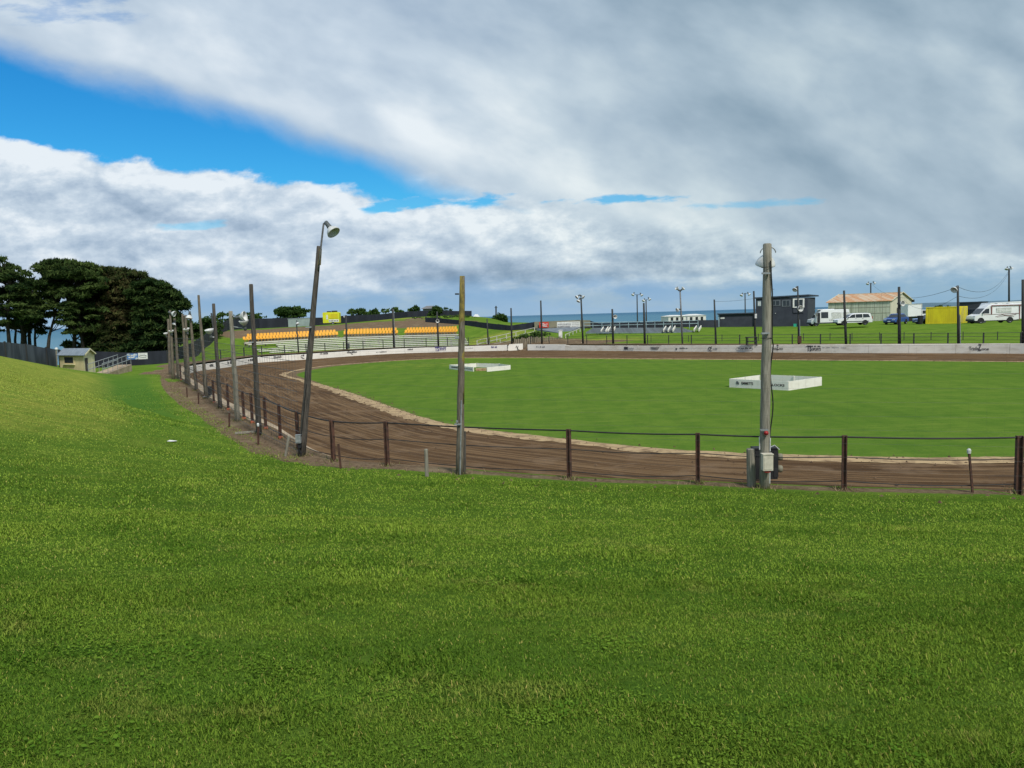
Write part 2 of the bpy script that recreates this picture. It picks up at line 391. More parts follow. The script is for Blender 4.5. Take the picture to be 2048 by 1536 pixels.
# perimeter fence lines (px, top, base, distance)
per_left = [(-160, 664, 690, 50), (10, 684, 716, 60), (72, 691, 730, 66), (114, 699, 740, 70)]
per_back = [(170, 704, 738, 80), (193, 704, 736, 82), (262, 705, 731, 85), (334, 702, 727.6, 88)]
per_diag = [(334, 702, 727.6, 88), (380, 688, 711, 97), (408, 672, 697, 106), (435, 650, 670, 120), (460, 639, 660, 133)]
per_top = [(460, 638, 660, 133), (520, 637, 657.5, 143), (649, 634.6, 650.5, 150), (681, 632, 647.5, 152), (760, 628, 641, 152), (815, 623, 635, 150)]
per_top2 = [(815, 622.5, 635, 150), (880, 621, 632, 151), (943, 622, 633, 152)]
per_low = [(851, 634, 644.5, 135), (918, 640, 648.5, 127), (974, 645.5, 656, 121), (1021, 651, 661, 117), (1069, 643.5, 659, 117)]
per_mid = [(1180, 641, 656, 119), (1197, 646, 656.5, 119), (1333, 643.5, 655, 122), (1396, 641, 653, 124)]
per_mid2 = [(1398, 640, 655, 123), (1437, 639.5, 655, 123)]
PERI = [aty(x, b, Y) for x, t, b, Y in per_left+per_back+per_diag[1:]+per_top[1:]+per_top2[1:]+[(980, 640, 640, 140)]+per_low[-2:]+per_mid+per_mid2[1:]]
PERI = [(p.x, p.y) for p in PERI]+[(55, 150), (85, 155), (120, 130), (120, 60), (100, 0), (60, -40), (0, -50), (-60, -30), (-75, 20)]
PF = Polar(np.array([np.array(PERI[i])*(1-k/8)+np.array(PERI[(i+1) % len(PERI)])*k/8 for i in range(len(PERI)) for k in range(8)]))

ctrl = []
def cp(px, py, Y, dz=0): p = aty(px, py, Y); ctrl.append((p.x, p.y, p.z+dz))
for L in (per_left, per_back, per_diag[1:], per_top[1:], per_top2[1:], per_low, per_mid, per_mid2):
    for a, t, b, Y in L: cp(a, b, Y)
for a in ((-39, 68, .95), (-30, 62, 1.1), (-34, 68, .95), (-37, 63, .95), (-33, 58, 1.1), (-60, 62, 2.2), (-60, 100, .3), (-90, 100, -.5), (-40, 100, .2), (60, 85, 1.3), (70, 105, 1.9), (90, 90, 1.8), (75, 60, 1.4), (75, 40, 1.3), (85, 150, 1.8), (55, 140, 1.9), (0, 165, 2), (110, 110, 2)): ctrl.append(a)
for a in ((548, 706, 108), (740, 699.5, 114.5), (940, 696, 112), (500, 694, 112.5), (740, 681, 121), (930, 677, 119), (490, 688, 115.5), (640, 702, 111), (640, 686, 117), (840, 698, 113), (840, 678, 120), (740, 667, 124), (913, 663, 122), (1620, 652, 123), (1690, 650, 120), (1850, 648, 108), (1940, 647, 104), (2045, 645.5, 101), (1780, 641, 138), (1700, 652, 112),
          (1000, 672, 112), (1130, 670, 110), (1250, 670, 108), (1390, 663, 112), (1500, 660, 112)): cp(*a)
for th in np.linspace(-math.pi, math.pi, 61):
    for dd, z in ((.5, 1.0), (3.5, 1.02)):
        r = W(th)+dd; x, y = CEN+r*np.array([math.cos(th), math.sin(th)])
        if y > 60 or x > 45: ctrl.append((x, y, z))
ctrl = np.array(ctrl)
def phi(r): return np.sqrt(r*r+9.0)
_D = np.hypot(ctrl[:, None, 0]-ctrl[None, :, 0], ctrl[:, None, 1]-ctrl[None, :, 1])
_n = len(ctrl); _A = np.zeros((_n+1, _n+1)); _A[:_n, :_n] = phi(_D)+np.eye(_n)*-.6; _A[:_n, _n] = 1; _A[_n, :_n] = 1
_w = np.linalg.solve(_A, np.append(ctrl[:, 2], 0))
NFd = catmull(NF, 8, closed=False)
NFx = np.vstack([NFd, [[-29, 66], [-31, 72]]]); NFx = np.vstack([[[80, 16]], [[34, 17.0]], NFx])
def dist_line(x, y, L):
    x = np.asarray(x, float).ravel(); y = np.asarray(y, float).ravel(); best = np.full(x.shape, 1e9)
    for i in range(len(L)-1):
        a = L[i]; d = L[i+1]-a; l2 = d@d
        if l2 < 1e-9: continue
        t = np.clip(((x-a[0])*d[0]+(y-a[1])*d[1])/l2, 0, 1)
        best = np.minimum(best, np.hypot(x-a[0]-t*d[0], y-a[1]-t*d[1]))
    return best
def _th(px): x, y = xy(px, 700.5, .2); return math.atan2(y-CEN[1], x-CEN[0])
GT0, GT1 = _th(1040), _th(1054)
def terrain(x, y, full=False):
    x = np.atleast_1d(np.asarray(x, float)); y = np.atleast_1d(np.asarray(y, float))
    th = np.arctan2(y-CEN[1], x-CEN[0]); rr = np.hypot(x-CEN[0], y-CEN[1]); d = rr-W(th)
    zf = np.zeros_like(x)
    for i in range(0, len(x), 20000):
        j = slice(i, i+20000)
        zf[j] = phi(np.hypot(x[j, None]-ctrl[None, :, 0], y[j, None]-ctrl[None, :, 1]))@_w[:_n]+_w[_n]
    zf = np.where(d < 1.5, np.clip(zf, .95, 1.1), zf)
    zf = np.clip(zf, -3, 6.5)
    dn = dist_line(x, y, NFx)
    s = .134+(.33-.134)*sstep(12, 38, y-.25*x)
    d0 = .6+3.4*sstep(18, 42, y)
    zn = FZ+s*np.maximum(0, dn-d0)
    cap = 3.9+.5*sstep(10, 40, y)
    k = .35; zn = -k*np.log(np.exp(-zn/k)+np.exp(-cap/k))
    w = sstep(44, 58, y)*(x < 20)+sstep(30, 60, y)*(x >= 20)
    z = zn*(1-w)+zf*w
    z = z+.05*(fbm(x*.25, y*.25, 3, 5)-.5)*sstep(1, 5, d)
    gm = sstep(GT1-.012, GT1, th)*(1-sstep(GT0, GT0+.012, th)); z = z-gm*.82*(1-sstep(.3, 4.5, d))
    t = sstep(4, 150, rr-PF(th)); z = z*(1-t)-13.5*t
    return (z, d, dn, w) if full else z
def TZ(x, y): return float(terrain(x, y)[0])

# ------------------------------------------------------------------ ground sheets
def grid_mesh(name, X, Y, Z, mt, uv=None, masks=None, closed=True):
    nr, na = X.shape
    co = np.stack([X, Y, Z], -1).reshape(-1, 3)
    me = bpy.data.meshes.new(name)
    i = np.arange(nr-1)[:, None]; j = np.arange(na if closed else na-1)[None, :]; j2 = (j+1) % na
    q = np.stack([i*na+j, (i+1)*na+j, (i+1)*na+j2, i*na+j2], -1).reshape(-1, 4)
    me.vertices.add(len(co)); me.vertices.foreach_set('co', co.ravel())
    me.loops.add(q.size); me.loops.foreach_set('vertex_index', q.ravel())
    me.polygons.add(len(q)); me.polygons.foreach_set('loop_start', np.arange(0, q.size, 4)); me.polygons.foreach_set('loop_total', np.full(len(q), 4))
    me.polygons.foreach_set('use_smooth', [True]*len(q))
    me.update(); me.validate()
    if uv is not None:
        l = me.uv_layers.new(name='UVMap'); U = uv.reshape(-1, 2)[q.ravel()]
        if closed:
            k = U.reshape(-1, 4, 2); wr = (k[:, :, 0].max(1)-k[:, :, 0].min(1)) > 50
            big = k[:, :, 0].max(); kk = k[wr]; kk[:, 2:, 0] += uv[0, -1, 0]+uv[0, 1, 0]; k[wr] = kk; U = k.reshape(-1, 2)
        l.data.foreach_set('uv', U.ravel())
    if masks is not None:
        a = me.color_attributes.new('mask', 'FLOAT_COLOR', 'POINT'); cc = np.ones((len(co), 4)); cc[:, :masks.shape[-1]] = masks.reshape(-1, masks.shape[-1])
        a.data.foreach_set('color', cc.ravel())
    me.materials.append(mt); o = bpy.data.objects.new(name, me); C.objects.link(o); tag(o, kind='structure'); return o
NA = 900
TH = np.linspace(-math.pi, math.pi, NA, endpoint=False); CT = np.cos(TH); ST = np.sin(TH)
Wr = W(TH); Ir = I(TH)
D = np.concatenate([[.18, .4, .7, 1.0, 1.4, 1.8, 2.3, 2.9, 3.6, 4.4], np.arange(5.2, 70, .95), np.geomspace(72, 400, 18), [600, 1000, 1300]])
X = CEN[0]+(Wr[None]+D[:, None])*CT; Y = CEN[1]+(Wr[None]+D[:, None])*ST
sh = X.shape
z, d, dn, w = terrain(X.ravel(), Y.ravel(), True)
x, y = X.ravel(), Y.ravel()
# masks: r = dry, g = dirt, b = lush, low alpha = shade toned into near turf
near = (1-w)
bw = .10+1.27*sstep(18, 30, y-.9*x)
dirt = near*(1-sstep(bw-.05, bw+.25, dn))
dirt = np.maximum(dirt, (w > .5)*(d < 2.2+2*vnoise(x*.2, y*.2))*(y > 55)*.85)
_tt = np.arctan2(y-CEN[1], x-CEN[0]); dirt = np.maximum(dirt, (w > .5)*(d < 5)*sstep(GT1-.03, GT1, _tt)*(1-sstep(GT0, GT0+.03, _tt)))
dry = near*sstep(13, 36, y-.55*x+8*fbm(x*.12, y*.12, 3, 41)-4)*sstep(3.2, 5.2, dn+1.2*fbm(x*.2, y*.2, 2, 12)-.6)*.9
dry = np.maximum(dry, near*.42*sstep(.5, .72, fbm(x*.14, y*.3, 3, 2))*sstep(5, 9, y))
lush = near*sstep(1.9, 2.4, dn)*(1-sstep(4.2, 5.6, dn))*sstep(20, 34, y)
def blot(px, py, Yd, rx, ry, amp, arr):
    p = aty(px, py, Yd); g = amp*np.exp(-(((x-p.x)/rx)**2+((y-p.y)/ry)**2)); return np.maximum(arr, g)
for a in ((540, 667, 126, 10, 6, 1.1), (640, 662, 132, 10, 6, 1.1), (740, 658, 134, 10, 7, 1.1), (820, 654, 134, 8, 7, 1.0), (895, 654, 130, 7, 5, .9), (480, 672, 122, 5, 5, .8), (760, 640, 148, 3, 2, .5),
          (1090, 683, 104, 8, 5, .95), (1180, 684, 102, 8, 3, .8), (1000, 688, 108, 6, 3, .6), (830, 637, 142, 3, 3, .8), (1255, 683, 96, 6, 1.5, .6)): dirt = blot(*a, dirt)
for a in ((1180, 678, 103, 10, 4, .9), (990, 672, 114, 8, 5, .8), (1010, 680, 110, 8, 4, .7), (800, 646, 145, 8, 4, .8)): dry = blot(*a, dry)
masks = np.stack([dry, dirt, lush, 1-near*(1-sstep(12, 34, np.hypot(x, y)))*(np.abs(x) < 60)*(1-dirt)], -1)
Z = z.reshape(sh)
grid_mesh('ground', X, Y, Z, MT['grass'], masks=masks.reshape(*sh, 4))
# track
nr = 14; fr = np.linspace(0, 1, nr)[:, None]
wob = .18*(fbm(TH*40, TH*0+3, 3, 9)-.5)
Rt = (Ir+wob)[None]*(1-fr)+Wr[None]*fr
arc = np.concatenate([[0], np.cumsum(np.hypot(np.diff((CEN[0]+(Wr+Ir)/2*CT)), np.diff((CEN[1]+(Wr+Ir)/2*ST))))])
zt = .2*fr**1.5*np.ones_like(Rt)-.01
zt = zt-.02*np.sin(fr*40)*(fr > .05)
uv = np.stack([np.broadcast_to(arc, Rt.shape), Rt-Ir[None]], -1)
grid_mesh('dirt_track', CEN[0]+Rt*CT, CEN[1]+Rt*ST, zt, MT['track'], uv=uv)
# sandy edge
wd = .55+.30*sstep(0, -20, CEN[1]+Ir*ST-60)+.7*(fbm(TH*50, TH*0, 4, 3)-.5)
wd = np.where(CEN[1]+Ir*ST > 80, wd*.55, wd)
Re = np.stack([Ir-.25+.3*(fbm(TH*60, TH*0+9, 3, 4)-.5), Ir+wd*.5, Ir+wd])
ze = np.array([[.012], [.035], [.008]])*np.ones_like(Re)
grid_mesh('track_edge', CEN[0]+Re*CT, CEN[1]+Re*ST, ze, MT['sand'])
fr = np.linspace(0.0, 1, 60)[:, None]; Rn = (Ir[None]-.02)*fr+.001
xi = CEN[0]+Rn*CT; yi = CEN[1]+Rn*ST
mk = np.zeros((*Rn.shape, 3)); e = (Ir[None]-Rn)
mk[..., 1] = .50*(1-sstep(.1, 2.0, e))+.55*(1-sstep(0, 7, e))*sstep(-14, -22, xi)
mk[..., 0] = .22*sstep(.5, .7, fbm(xi*.05, yi*.12, 3, 8))+.5*(1-sstep(0, 5, e))*(yi > 75)
mk[..., 0] = np.maximum(mk[..., 0], .45*np.exp(-((xi+9)/12)**2-((yi-80)/9)**2))
grid_mesh('infield', xi, yi, np.zeros_like(Rn), MT['infield'], masks=mk)
# sea
b = MB(); n = 64; rr = [60, 400, 1500, 4000, 12000, 60000]
for r in rr:
    for k in range(n): b.v.append((CEN[0]+r*math.cos(2*math.pi*k/n), CEN[1]+r*math.sin(2*math.pi*k/n), -13-(0 if r < 20000 else 0)))
for i in range(len(rr)-1):
    for k in range(n): b.f.append((i*n+k, (i+1)*n+k, (i+1)*n+(k+1) % n, i*n+(k+1) % n))
tag(b.build('sea', MT['sea']), kind='structure')
# far coast on the right
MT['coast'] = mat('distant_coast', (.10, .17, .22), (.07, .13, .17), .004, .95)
b = MB(); NN = 60
prev = None
for k in range(NN+1):
    px = 1790+k*9; Yd = 3300
    top = 3.2+3.0*fbm(k*.35, 1.0, 3, 4)+5.0*sstep(18, 34, k)*fbm(k*.2, 4.0, 2, 4)-4*(1-sstep(0, 6, k))
    hz = 632-.0285*(px-1024)
    p0 = aty(px, hz+7, Yd); p1 = aty(px, hz-top*.5, Yd+250); p2 = aty(px, hz, Yd+900); p0.z = -13.6; p2.z = -14
    b.v += [tuple(p0), tuple(p1), tuple(p2)]
    if k: q = 3*k; b.f += [(q-3, q, q+1, q-2), (q-2, q+1, q+2, q-1)]
tag(b.build('headland', MT['coast'], smooth=True), kind='structure')
# trimmed near lawn: blades
def blades():
    out_v = []; tint = []
    def zone(y0, y1, dens, ln, wd_, seed, fade=0):
        rg = np.random.default_rng(seed); A = .8*(y1*y1-y0*y0)+5*(y1-y0); n = int(A*dens)
        yy = rg.uniform(y0, y1, n*2); hw = .8*yy+2.5; keep = rg.uniform(0, 1, n*2) < hw/(.8*y1+2.5); yy = yy[keep][:n]
        xx = rg.uniform(-1, 1, len(yy))*(.8*yy+2.5)
        dl = dist_line(xx, yy, NFx); clump = fbm(xx*6, yy*6, 2, 31)
        th_ = np.arctan2(yy-CEN[1], xx-CEN[0]); out_ = np.hypot(xx-CEN[0], yy-CEN[1])-W(th_)
        k = (dl > .38+.4*sstep(18, 26, yy)) & (out_ > .3) & (rg.uniform(.05, .75, len(yy)) < clump+.14)
        if fade: k &= rg.uniform(0, 1, len(xx)) < 1-fade*sstep(y0, y1, yy)
        xx, yy = xx[k], yy[k]; n = len(xx); zz = terrain(xx, yy)
        a = rg.uniform(0, 2*math.pi, n); tilt = rg.uniform(.45, 1.4, n); L = ln*rg.uniform(.55, 1.5, n); wv = wd_*rg.uniform(.7, 1.4, n)
        L *= .75+.6*sstep(.45, .75, fbm(xx*1.3, yy*1.3, 3, 77))
        dx = np.cos(a); dy = np.sin(a); b_ = a+rg.uniform(.8, 2.3, n); sx = np.cos(b_)*wv; sy = np.sin(b_)*wv
        base = np.stack([xx, yy, zz-.004], -1); tip = base+np.stack([dx*np.sin(tilt)*L, dy*np.sin(tilt)*L, np.cos(tilt)*L+.004], -1)
        s = np.stack([sx, sy, 0*sx], -1)*.5
        midp = base*.45+tip*.55+np.array([0, 0, 1])*L[:, None]*.18
        v = np.stack([base-s, base+s, midp+s*.7, tip, midp-s*.7], 1)
        out_v.append(v.reshape(-1, 3))
        g = np.clip(-.08+1.05*fbm(xx*.8, yy*1.3, 5, 13)+rg.normal(0, .24, n), 0, 1)
        g = g*(.72+.35*sstep(3, 10, yy))
        dryl = sstep(13, 34, yy-.55*xx+8*fbm(xx*.12, yy*.12, 3, 41)-4)*sstep(3.2, 5.2, dl[k])*(xx < 6)
        dd = np.clip((rg.uniform(0, 1, n) > .97)*.8+.32*sstep(.62, .76, fbm(xx*1.8, yy*2.6, 5, 55))*rg.uniform(.2, 1, n)+dryl*.34*rg.uniform(.4, 1, n), 0, 1); g = np.clip(g+dryl*.25, 0, 1)
        tt = np.stack([np.clip(g, 0, 1), dd, 0*g, 1+0*g], -1); tint.append(np.repeat(tt, 5, 0))
    zone(1.4, 4.0, 19000, .025, .0036, 1); zone(4.0, 7.0, 9000, .025, .0050, 2); zone(7.0, 11.0, 3400, .026, .009, 3); zone(11.0, 17, 900, .030, .013, 4); zone(17, 24, 480, .028, .018, 5, .45); zone(24, 46, 260, .030, .024, 6, .85)
    rg = np.random.default_rng(44)                     # clover and broad leaved weeds
    for i in range(150):
        cy = 1.6+8*rg.uniform()**1.3; cx = rg.uniform(-1, 1)*(.75*cy+1); m = rg.integers(60, 260); rad = rg.uniform(.05, .28)
        xx = cx+rg.normal(0, rad, m); yy = cy+rg.normal(0, rad*.8, m); zz = terrain(xx, yy)+rg.uniform(.008, .026, m)
        a = rg.uniform(0, 2*math.pi, m); L = rg.uniform(.008, .020, m)*(1.6 if i % 5 == 0 else 1); W_ = L*.42
        d = np.stack([np.cos(a), np.sin(a), rg.uniform(-.2, .5, m)], -1)*L[:, None]; s = np.stack([-np.sin(a), np.cos(a), 0*a], -1)*W_[:, None]; b0 = np.stack([xx, yy, zz], -1)
        v = np.stack([b0, b0+d*.5-s, b0+d*.9-s*.5, b0+d*.9+s*.5, b0+d*.5+s], 1); out_v.append(v.reshape(-1, 3))
        tint.append(np.repeat(np.stack([np.clip(rg.uniform(0, .35)+rg.normal(0, .08, m), 0, 1), 0*a, 0*a, 0*a+1], -1), 5, 0))
    v = np.concatenate(out_v); t = np.concatenate(tint); n = len(v)//5
    me = bpy.data.meshes.new('grass_blades'); me.vertices.add(len(v)); me.vertices.foreach_set('co', v.ravel())
    q = (np.arange(n)[:, None]*5+np.arange(5)[None]).ravel()
    me.loops.add(len(q)); me.loops.foreach_set('vertex_index', q)
    me.polygons.add(n); me.polygons.foreach_set('loop_start', np.arange(0, len(q), 5)); me.polygons.foreach_set('loop_total', np.full(n, 5))
    me.update(); a = me.color_attributes.new('tint', 'FLOAT_COLOR', 'POINT'); a.data.foreach_set('color', t.ravel())
    me.materials.append(MT['blade']); o = bpy.data.objects.new('grass', me); C.objects.link(o)
    tag(o, 'short mown green grass on the near bank in front of the track', 'grass', kind='stuff'); print('blades', n)
blades()
# ------------------------------------------------------------------ walls
def zat(px, py, p):                                    # height seen at a pixel above a ground point
    return aty(px, py, p.y).z
def wall_strip(b, P, tops, base, th, outward=True, bev=.02):
    n = len(P); L = []
    for i in range(n):
        a = P[max(i-1, 0)]; c = P[min(i+1, n-1)]; d = np.array(c)-np.array(a); nn = np.array([-d[1], d[0]])/np.hypot(*d)
        if np.dot(np.array(P[i])-CEN, nn) < 0: nn = -nn
        L.append(nn)
    s = len(b.v)
    for i in range(n):
        p = P[i]; q = (p[0]+L[i][0]*th, p[1]+L[i][1]*th); t = tops[i]
        p2 = (p[0]+L[i][0]*bev, p[1]+L[i][1]*bev); q2 = (p[0]+L[i][0]*(th-bev), p[1]+L[i][1]*(th-bev))
        b.v += [(p[0], p[1], base), (p[0], p[1], t-bev), (*p2, t), (*q2, t), (*q, t-bev), (*q, base)]
    for i in range(n-1):
        for k in range(5): a = s+i*6+k; b.f.append((a, a+1, a+7, a+6))
    b.f.append(tuple(s+k for k in range(6))); e = s+(n-1)*6; b.f.append(tuple(e+5-k for k in range(6)))
def thpx(px, py, z): x, y = xy(px, py, z); return math.atan2(y-CEN[1], x-CEN[0])
def ring_pts(t0, t1, n, off=0.0):
    ts = np.linspace(t0, t1, n); return ts, [(CEN[0]+(float(W(t))+off)*math.cos(t), CEN[1]+(float(W(t))+off)*math.sin(t)) for t in ts]
# angles, decreasing along the far wall from left to right
tL = thpx(377, 747, .2); tG0 = thpx(1014, 700.8, .2); tG1 = thpx(1055, 700.2, .2); tS = thpx(1130, 700.5, .2); tR = thpx(2200, 710, .2)
def top_for(ts, tab):
    out = []
    for t in ts:
        r = float(W(t)); p = V(CEN[0]+r*math.cos(t), CEN[1]+r*math.sin(t), 0)
        # pixel column of this point
        d = p-CAM; px = 1024+F*(d.dot(r_)/d.dot(f_)); py = np.interp(px, [a for a, _ in tab], [c for _, c in tab]); out.append(max(.7, aty(px, py, p.y).z))
    return out
tabL = [(377, 733), (400, 729.6), (455, 722.5), (517, 714), (612, 708), (717, 701), (800, 697), (900, 693.5), (1000, 690.5), (1045, 689)]
tabR = [(1054, 689), (1130, 689.2), (1131, 691), (1250, 691.4), (1440, 690.6), (1700, 688.8), (2060, 687), (2200, 687)]
def make_wall(name, label, t0, t1, n, mt, tab):
    ts, P = ring_pts(t0, t1, n, -.12); tp = np.array(top_for(ts, tab)); k = np.ones(7)/7; tp = np.convolve(np.pad(tp, 3, mode='edge'), k, 'valid')
    root = empty(name, (P[n//2][0], P[n//2][1], .1), label, 'wall')
    L = 3 if n > 60 else 2
    for c in range(0, n-1, 24):                        # cast sections with joints
        j = min(c+24, n-1)
        b = MB(); Q = [tuple(q) for q in P[c:j+1]]
        a = np.array(Q[0]); e = np.array(Q[1]); Q[0] = tuple(a+(e-a)*.12)
        dz = random.uniform(-.012, .012)
        wall_strip(b, Q, list(np.array(tp[c:j+1])+dz), -.15, .3); b.build('wall_panel', mt, root)
    return root
wallL = make_wall('track_wall', 'long curving white concrete safety wall with faded adverts below the orange seats', tL+.06, tG0, 420, MT['wallw'], tabL)
wallR = make_wall('track_wall', 'cream white concrete safety wall with black adverts along the far right straight', tS, tR, 400, MT['wall'], tabR)
wallM = make_wall('track_wall', 'short taller white wall piece between the open gateway and the long right wall', tG1, tS, 60, MT['wallw'], tabR)
# closed gate panel standing at an angle in the gateway
p0 = atz(1016, 702, .15); p1 = atz(1046, 699.5, .2)
root = empty('gate_panel', (p0+p1)/2, 'white swung gate panel with black emblem beside the gap in the wall', 'gate')
d = (p1-p0); d.z = 0; L = d.length; d.normalize(); nrm = V(-d.y, d.x, 0)
b = MB(); H = .92
prof = [(0, .12), (.12, 0), (L, 0), (L, H), (.35, H), (.08, H-.25)]
b.poly([p0+d*a+V(0, 0, c) for a, c in prof], nrm*.1); b.build('panel', MT['wallw'], root)
b = MB(); m0 = p0+d*L*.5-nrm*.012+V(0, 0, .36)
for k in range(2): b.poly([m0+d*(k*.32+a)+V(0, 0, c) for a, c in ((0, 0), (.08, 0), (.2, .3), (.11, .3))], nrm*.01)
b.build('emblem', MT['text'], root)
# near concrete retaining wall (its top shows as a pale strip)
NFc = catmull(NF, 10, closed=False)
tn0 = math.atan2(NF[0][1]-CEN[1], NF[0][0]-CEN[0]); tn1 = tL+.06
if tn1 > 0: ta, tb = tn1, tn0+2*math.pi
else: ta, tb = tn1, tn0
ts, P = ring_pts(ta, tb, 260, -.18)
root = empty('retaining_wall', (P[200][0], P[200][1], .1), 'low beige concrete wall holding the near bank beside the dirt track', 'wall')
b = MB(); w_t = [1.285+.02*vnoise(i*.3, 0) for i in range(260)]
w_t = [float(q)-.17*float(1-sstep(0, 60, i))-.16*float(sstep(176, 200, i)) for i, q in enumerate(w_t)]
wall_strip(b, P, w_t, -.2, .52); b.build('wall_body', MT['concrete'], root)

# lettering on the far walls ---------------------------------------
def wall_frame(px, py):
    t = thpx(px, 704, .2); r = float(W(t))-.12
    # refine by column
    for _ in range(12):
        p = V(CEN[0]+r*math.cos(t), CEN[1]+r*math.sin(t), .6); dd = p-CAM; cx = 1024+F*(dd.dot(r_)/dd.dot(f_))
        t2 = t+1e-4; r2 = float(W(t2))-.12; q = V(CEN[0]+r2*math.cos(t2), CEN[1]+r2*math.sin(t2), .6); dd = q-CAM; cx2 = 1024+F*(dd.dot(r_)/dd.dot(f_))
        if abs(cx2-cx) < 1e-9: break
        t += (px-cx)/(cx2-cx)*1e-4; r = float(W(t))-.12
    p = V(CEN[0]+r*math.cos(t), CEN[1]+r*math.sin(t), 0)
    r2 = float(W(t-.004))-.12; q = V(CEN[0]+r2*math.cos(t-.004), CEN[1]+r2*math.sin(t-.004), 0)
    xd = (q-p).normalized(); n = V(xd.y, -xd.x, 0)     # towards the viewer
    p = p+n*.02; p.z = aty(px, py, p.y).z
    return p, xd, n
def wtext(s, px0, px1, py_base, root, mt='text', h=None, off=.012):
    p, xd, n = wall_frame(px0, py_base); q, _, _ = wall_frame(px1, py_base); Wd = (q-p); Wd.z = 0
    t = text_mesh(s, 1.0, p, Wd, (0, 0, 1), MT[mt], root, offset=off)
    co = np.array([v.co for v in t.data.vertices]); loc = np.array(p-root_loc(root)); xd = np.array(Wd.normalized()); a = (co-loc)@xd
    s1 = Wd.length/max(a.max(), .1); hh = (h if h else .45)/.72
    nn = np.array([xd[1], -xd[0], 0])
    for v, aa in zip(t.data.vertices, a):
        c = np.array(v.co)-loc; zz = c[2]; dn_ = c@nn
        v.co = Vector(loc+xd*aa*s1+np.array([0, 0, zz*hh])+nn*(dn_*.5+.01))
    return t
def wmarks(px0, px1, py, root, h=.12, mt='textg', seed=1):   # small unreadable line of letters
    rg = random.Random(seed); p, xd, n = wall_frame(px0, py); q, _, _ = wall_frame(px1, py); L = (q-p); L.z = 0; Ln = L.length; xd = L.normalized(); b = MB(); x = 0
    while x < Ln:
        w = rg.uniform(.05, .13); hh = h*rg.choice((.7, .7, 1, 1)); 
        if rg.random() > .15: b.box(p+xd*(x+w/2)+V(0, 0, hh/2), (w*.8, .012, hh), xd)
        x += w+.02
    return b.build('lettering', MT[mt], root)
def wswirl(px, py, root, r=.24, mt='text'):
    p, xd, n = wall_frame(px, py); b = MB(); pts = []
    for k in range(15):
        t = k/14*5.2; rr = r*(.35+.65*k/14); pts.append(p+xd*(rr*1.2*math.cos(t))+V(0, 0, rr*.9*math.sin(t)))
    b.tube(pts, .035, 5); b.tube([p+xd*(-r*.3)-V(0, 0, r*.6), p+xd*(r*.5)+V(0, 0, r*.9)], .03, 5); return b.build('emblem', MT[mt], root)
wtext('Trade', 1938, 1957, 700, wallR, h=.34); wtext('Z', 1956.5, 1963, 700.8, wallR, h=.62, off=.03); wtext('one', 1963, 1978, 700, wallR, h=.26)
wtext('Trade', 1544, 1553, 699, wallR, h=.26); wtext('Z', 1553, 1557.5, 699.6, wallR, h=.55); wtext('one', 1558, 1566, 699, wallR, h=.22)
wtext('TS', 1614, 1623.5, 702, wallR, h=.60, off=.03); wmarks(1612, 1642, 693.6, wallR, .13, 'text', 4); wtext('SPORTS', 1624.5, 1642, 701, wallR, h=.3, off=.02)
wtext('TS', 870, 878, 702.2, wallL, 'textb', h=.62, off=.03); wtext('SPORTS', 879, 892, 700.6, wallL, 'textb', h=.34, off=.03); wmarks(870, 892, 696, wallL, .13, 'textb', 5)
wswirl(1421, 697, wallR, .3); wmarks(1426, 1433, 699.5, wallR, .22, 'textg', 6)
b = MB(); p, xd, n = wall_frame(1489, 697.5); b.tube([p+xd*(1.0*math.cos(t))+V(0, 0, .26*math.sin(t)) for t in np.linspace(0, 2*math.pi, 25)], .014, 4); b.build('emblem', MT['textg'], wallR); wmarks(1477, 1502, 697.5, wallR, .17, 'text', 7); wmarks(1480, 1499, 700, wallR, .08, 'textg', 17)
wmarks(1356, 1376, 697, wallR, .12, 'text', 8); wswirl(1353, 697.5, wallR, .12)
b = MB(); p, xd, n = wall_frame(1310, 697)
for k in range(7): b.tube([p+xd*((k-3)*.12)+V(0, 0, -.12), p+xd*((k-3)*.19)+V(0, 0, .22)], .035, 5)
b.build('emblem', MT['text'], wallR)
b = MB(); p, xd, n = wall_frame(1252, 696.5); b.box(p, (.55, .014, .34), xd); b.build('emblem', MT['text'], wallR); wmarks(1257, 1267, 697, wallR, .12, 'textg', 9); wmarks(1247, 1266, 700, wallR, .08, 'textg', 19)
wmarks(1073, 1089, 695, wallM, .22, 'textg', 10); wmarks(1645, 1692, 695.5, wallR, .07, 'textg', 11)
for a, c, py, h, s, mt in ((981, 997, 696, .26, 12, 'textb'), (931, 945, 697, .1, 13, 'textg'), (815, 825, 700.5, .22, 14, 'text'), (752, 773, 705.3, .12, 15, 'text'), (694, 715, 706.5, .24, 16, 'text'), (640, 657, 709.5, .3, 17, 'text'), (547, 562, 716.5, .26, 18, 'text'), (496, 506, 722.5, .26, 20, 'text'), (455, 464, 728.5, .4, 21, 'text'), (419, 426, 733.5, .3, 22, 'text')):
    wmarks(a, c, py, wallL, h, mt, s)
wswirl(606, 712.5, wallL, .32); wswirl(704, 705.5, wallL, .22)

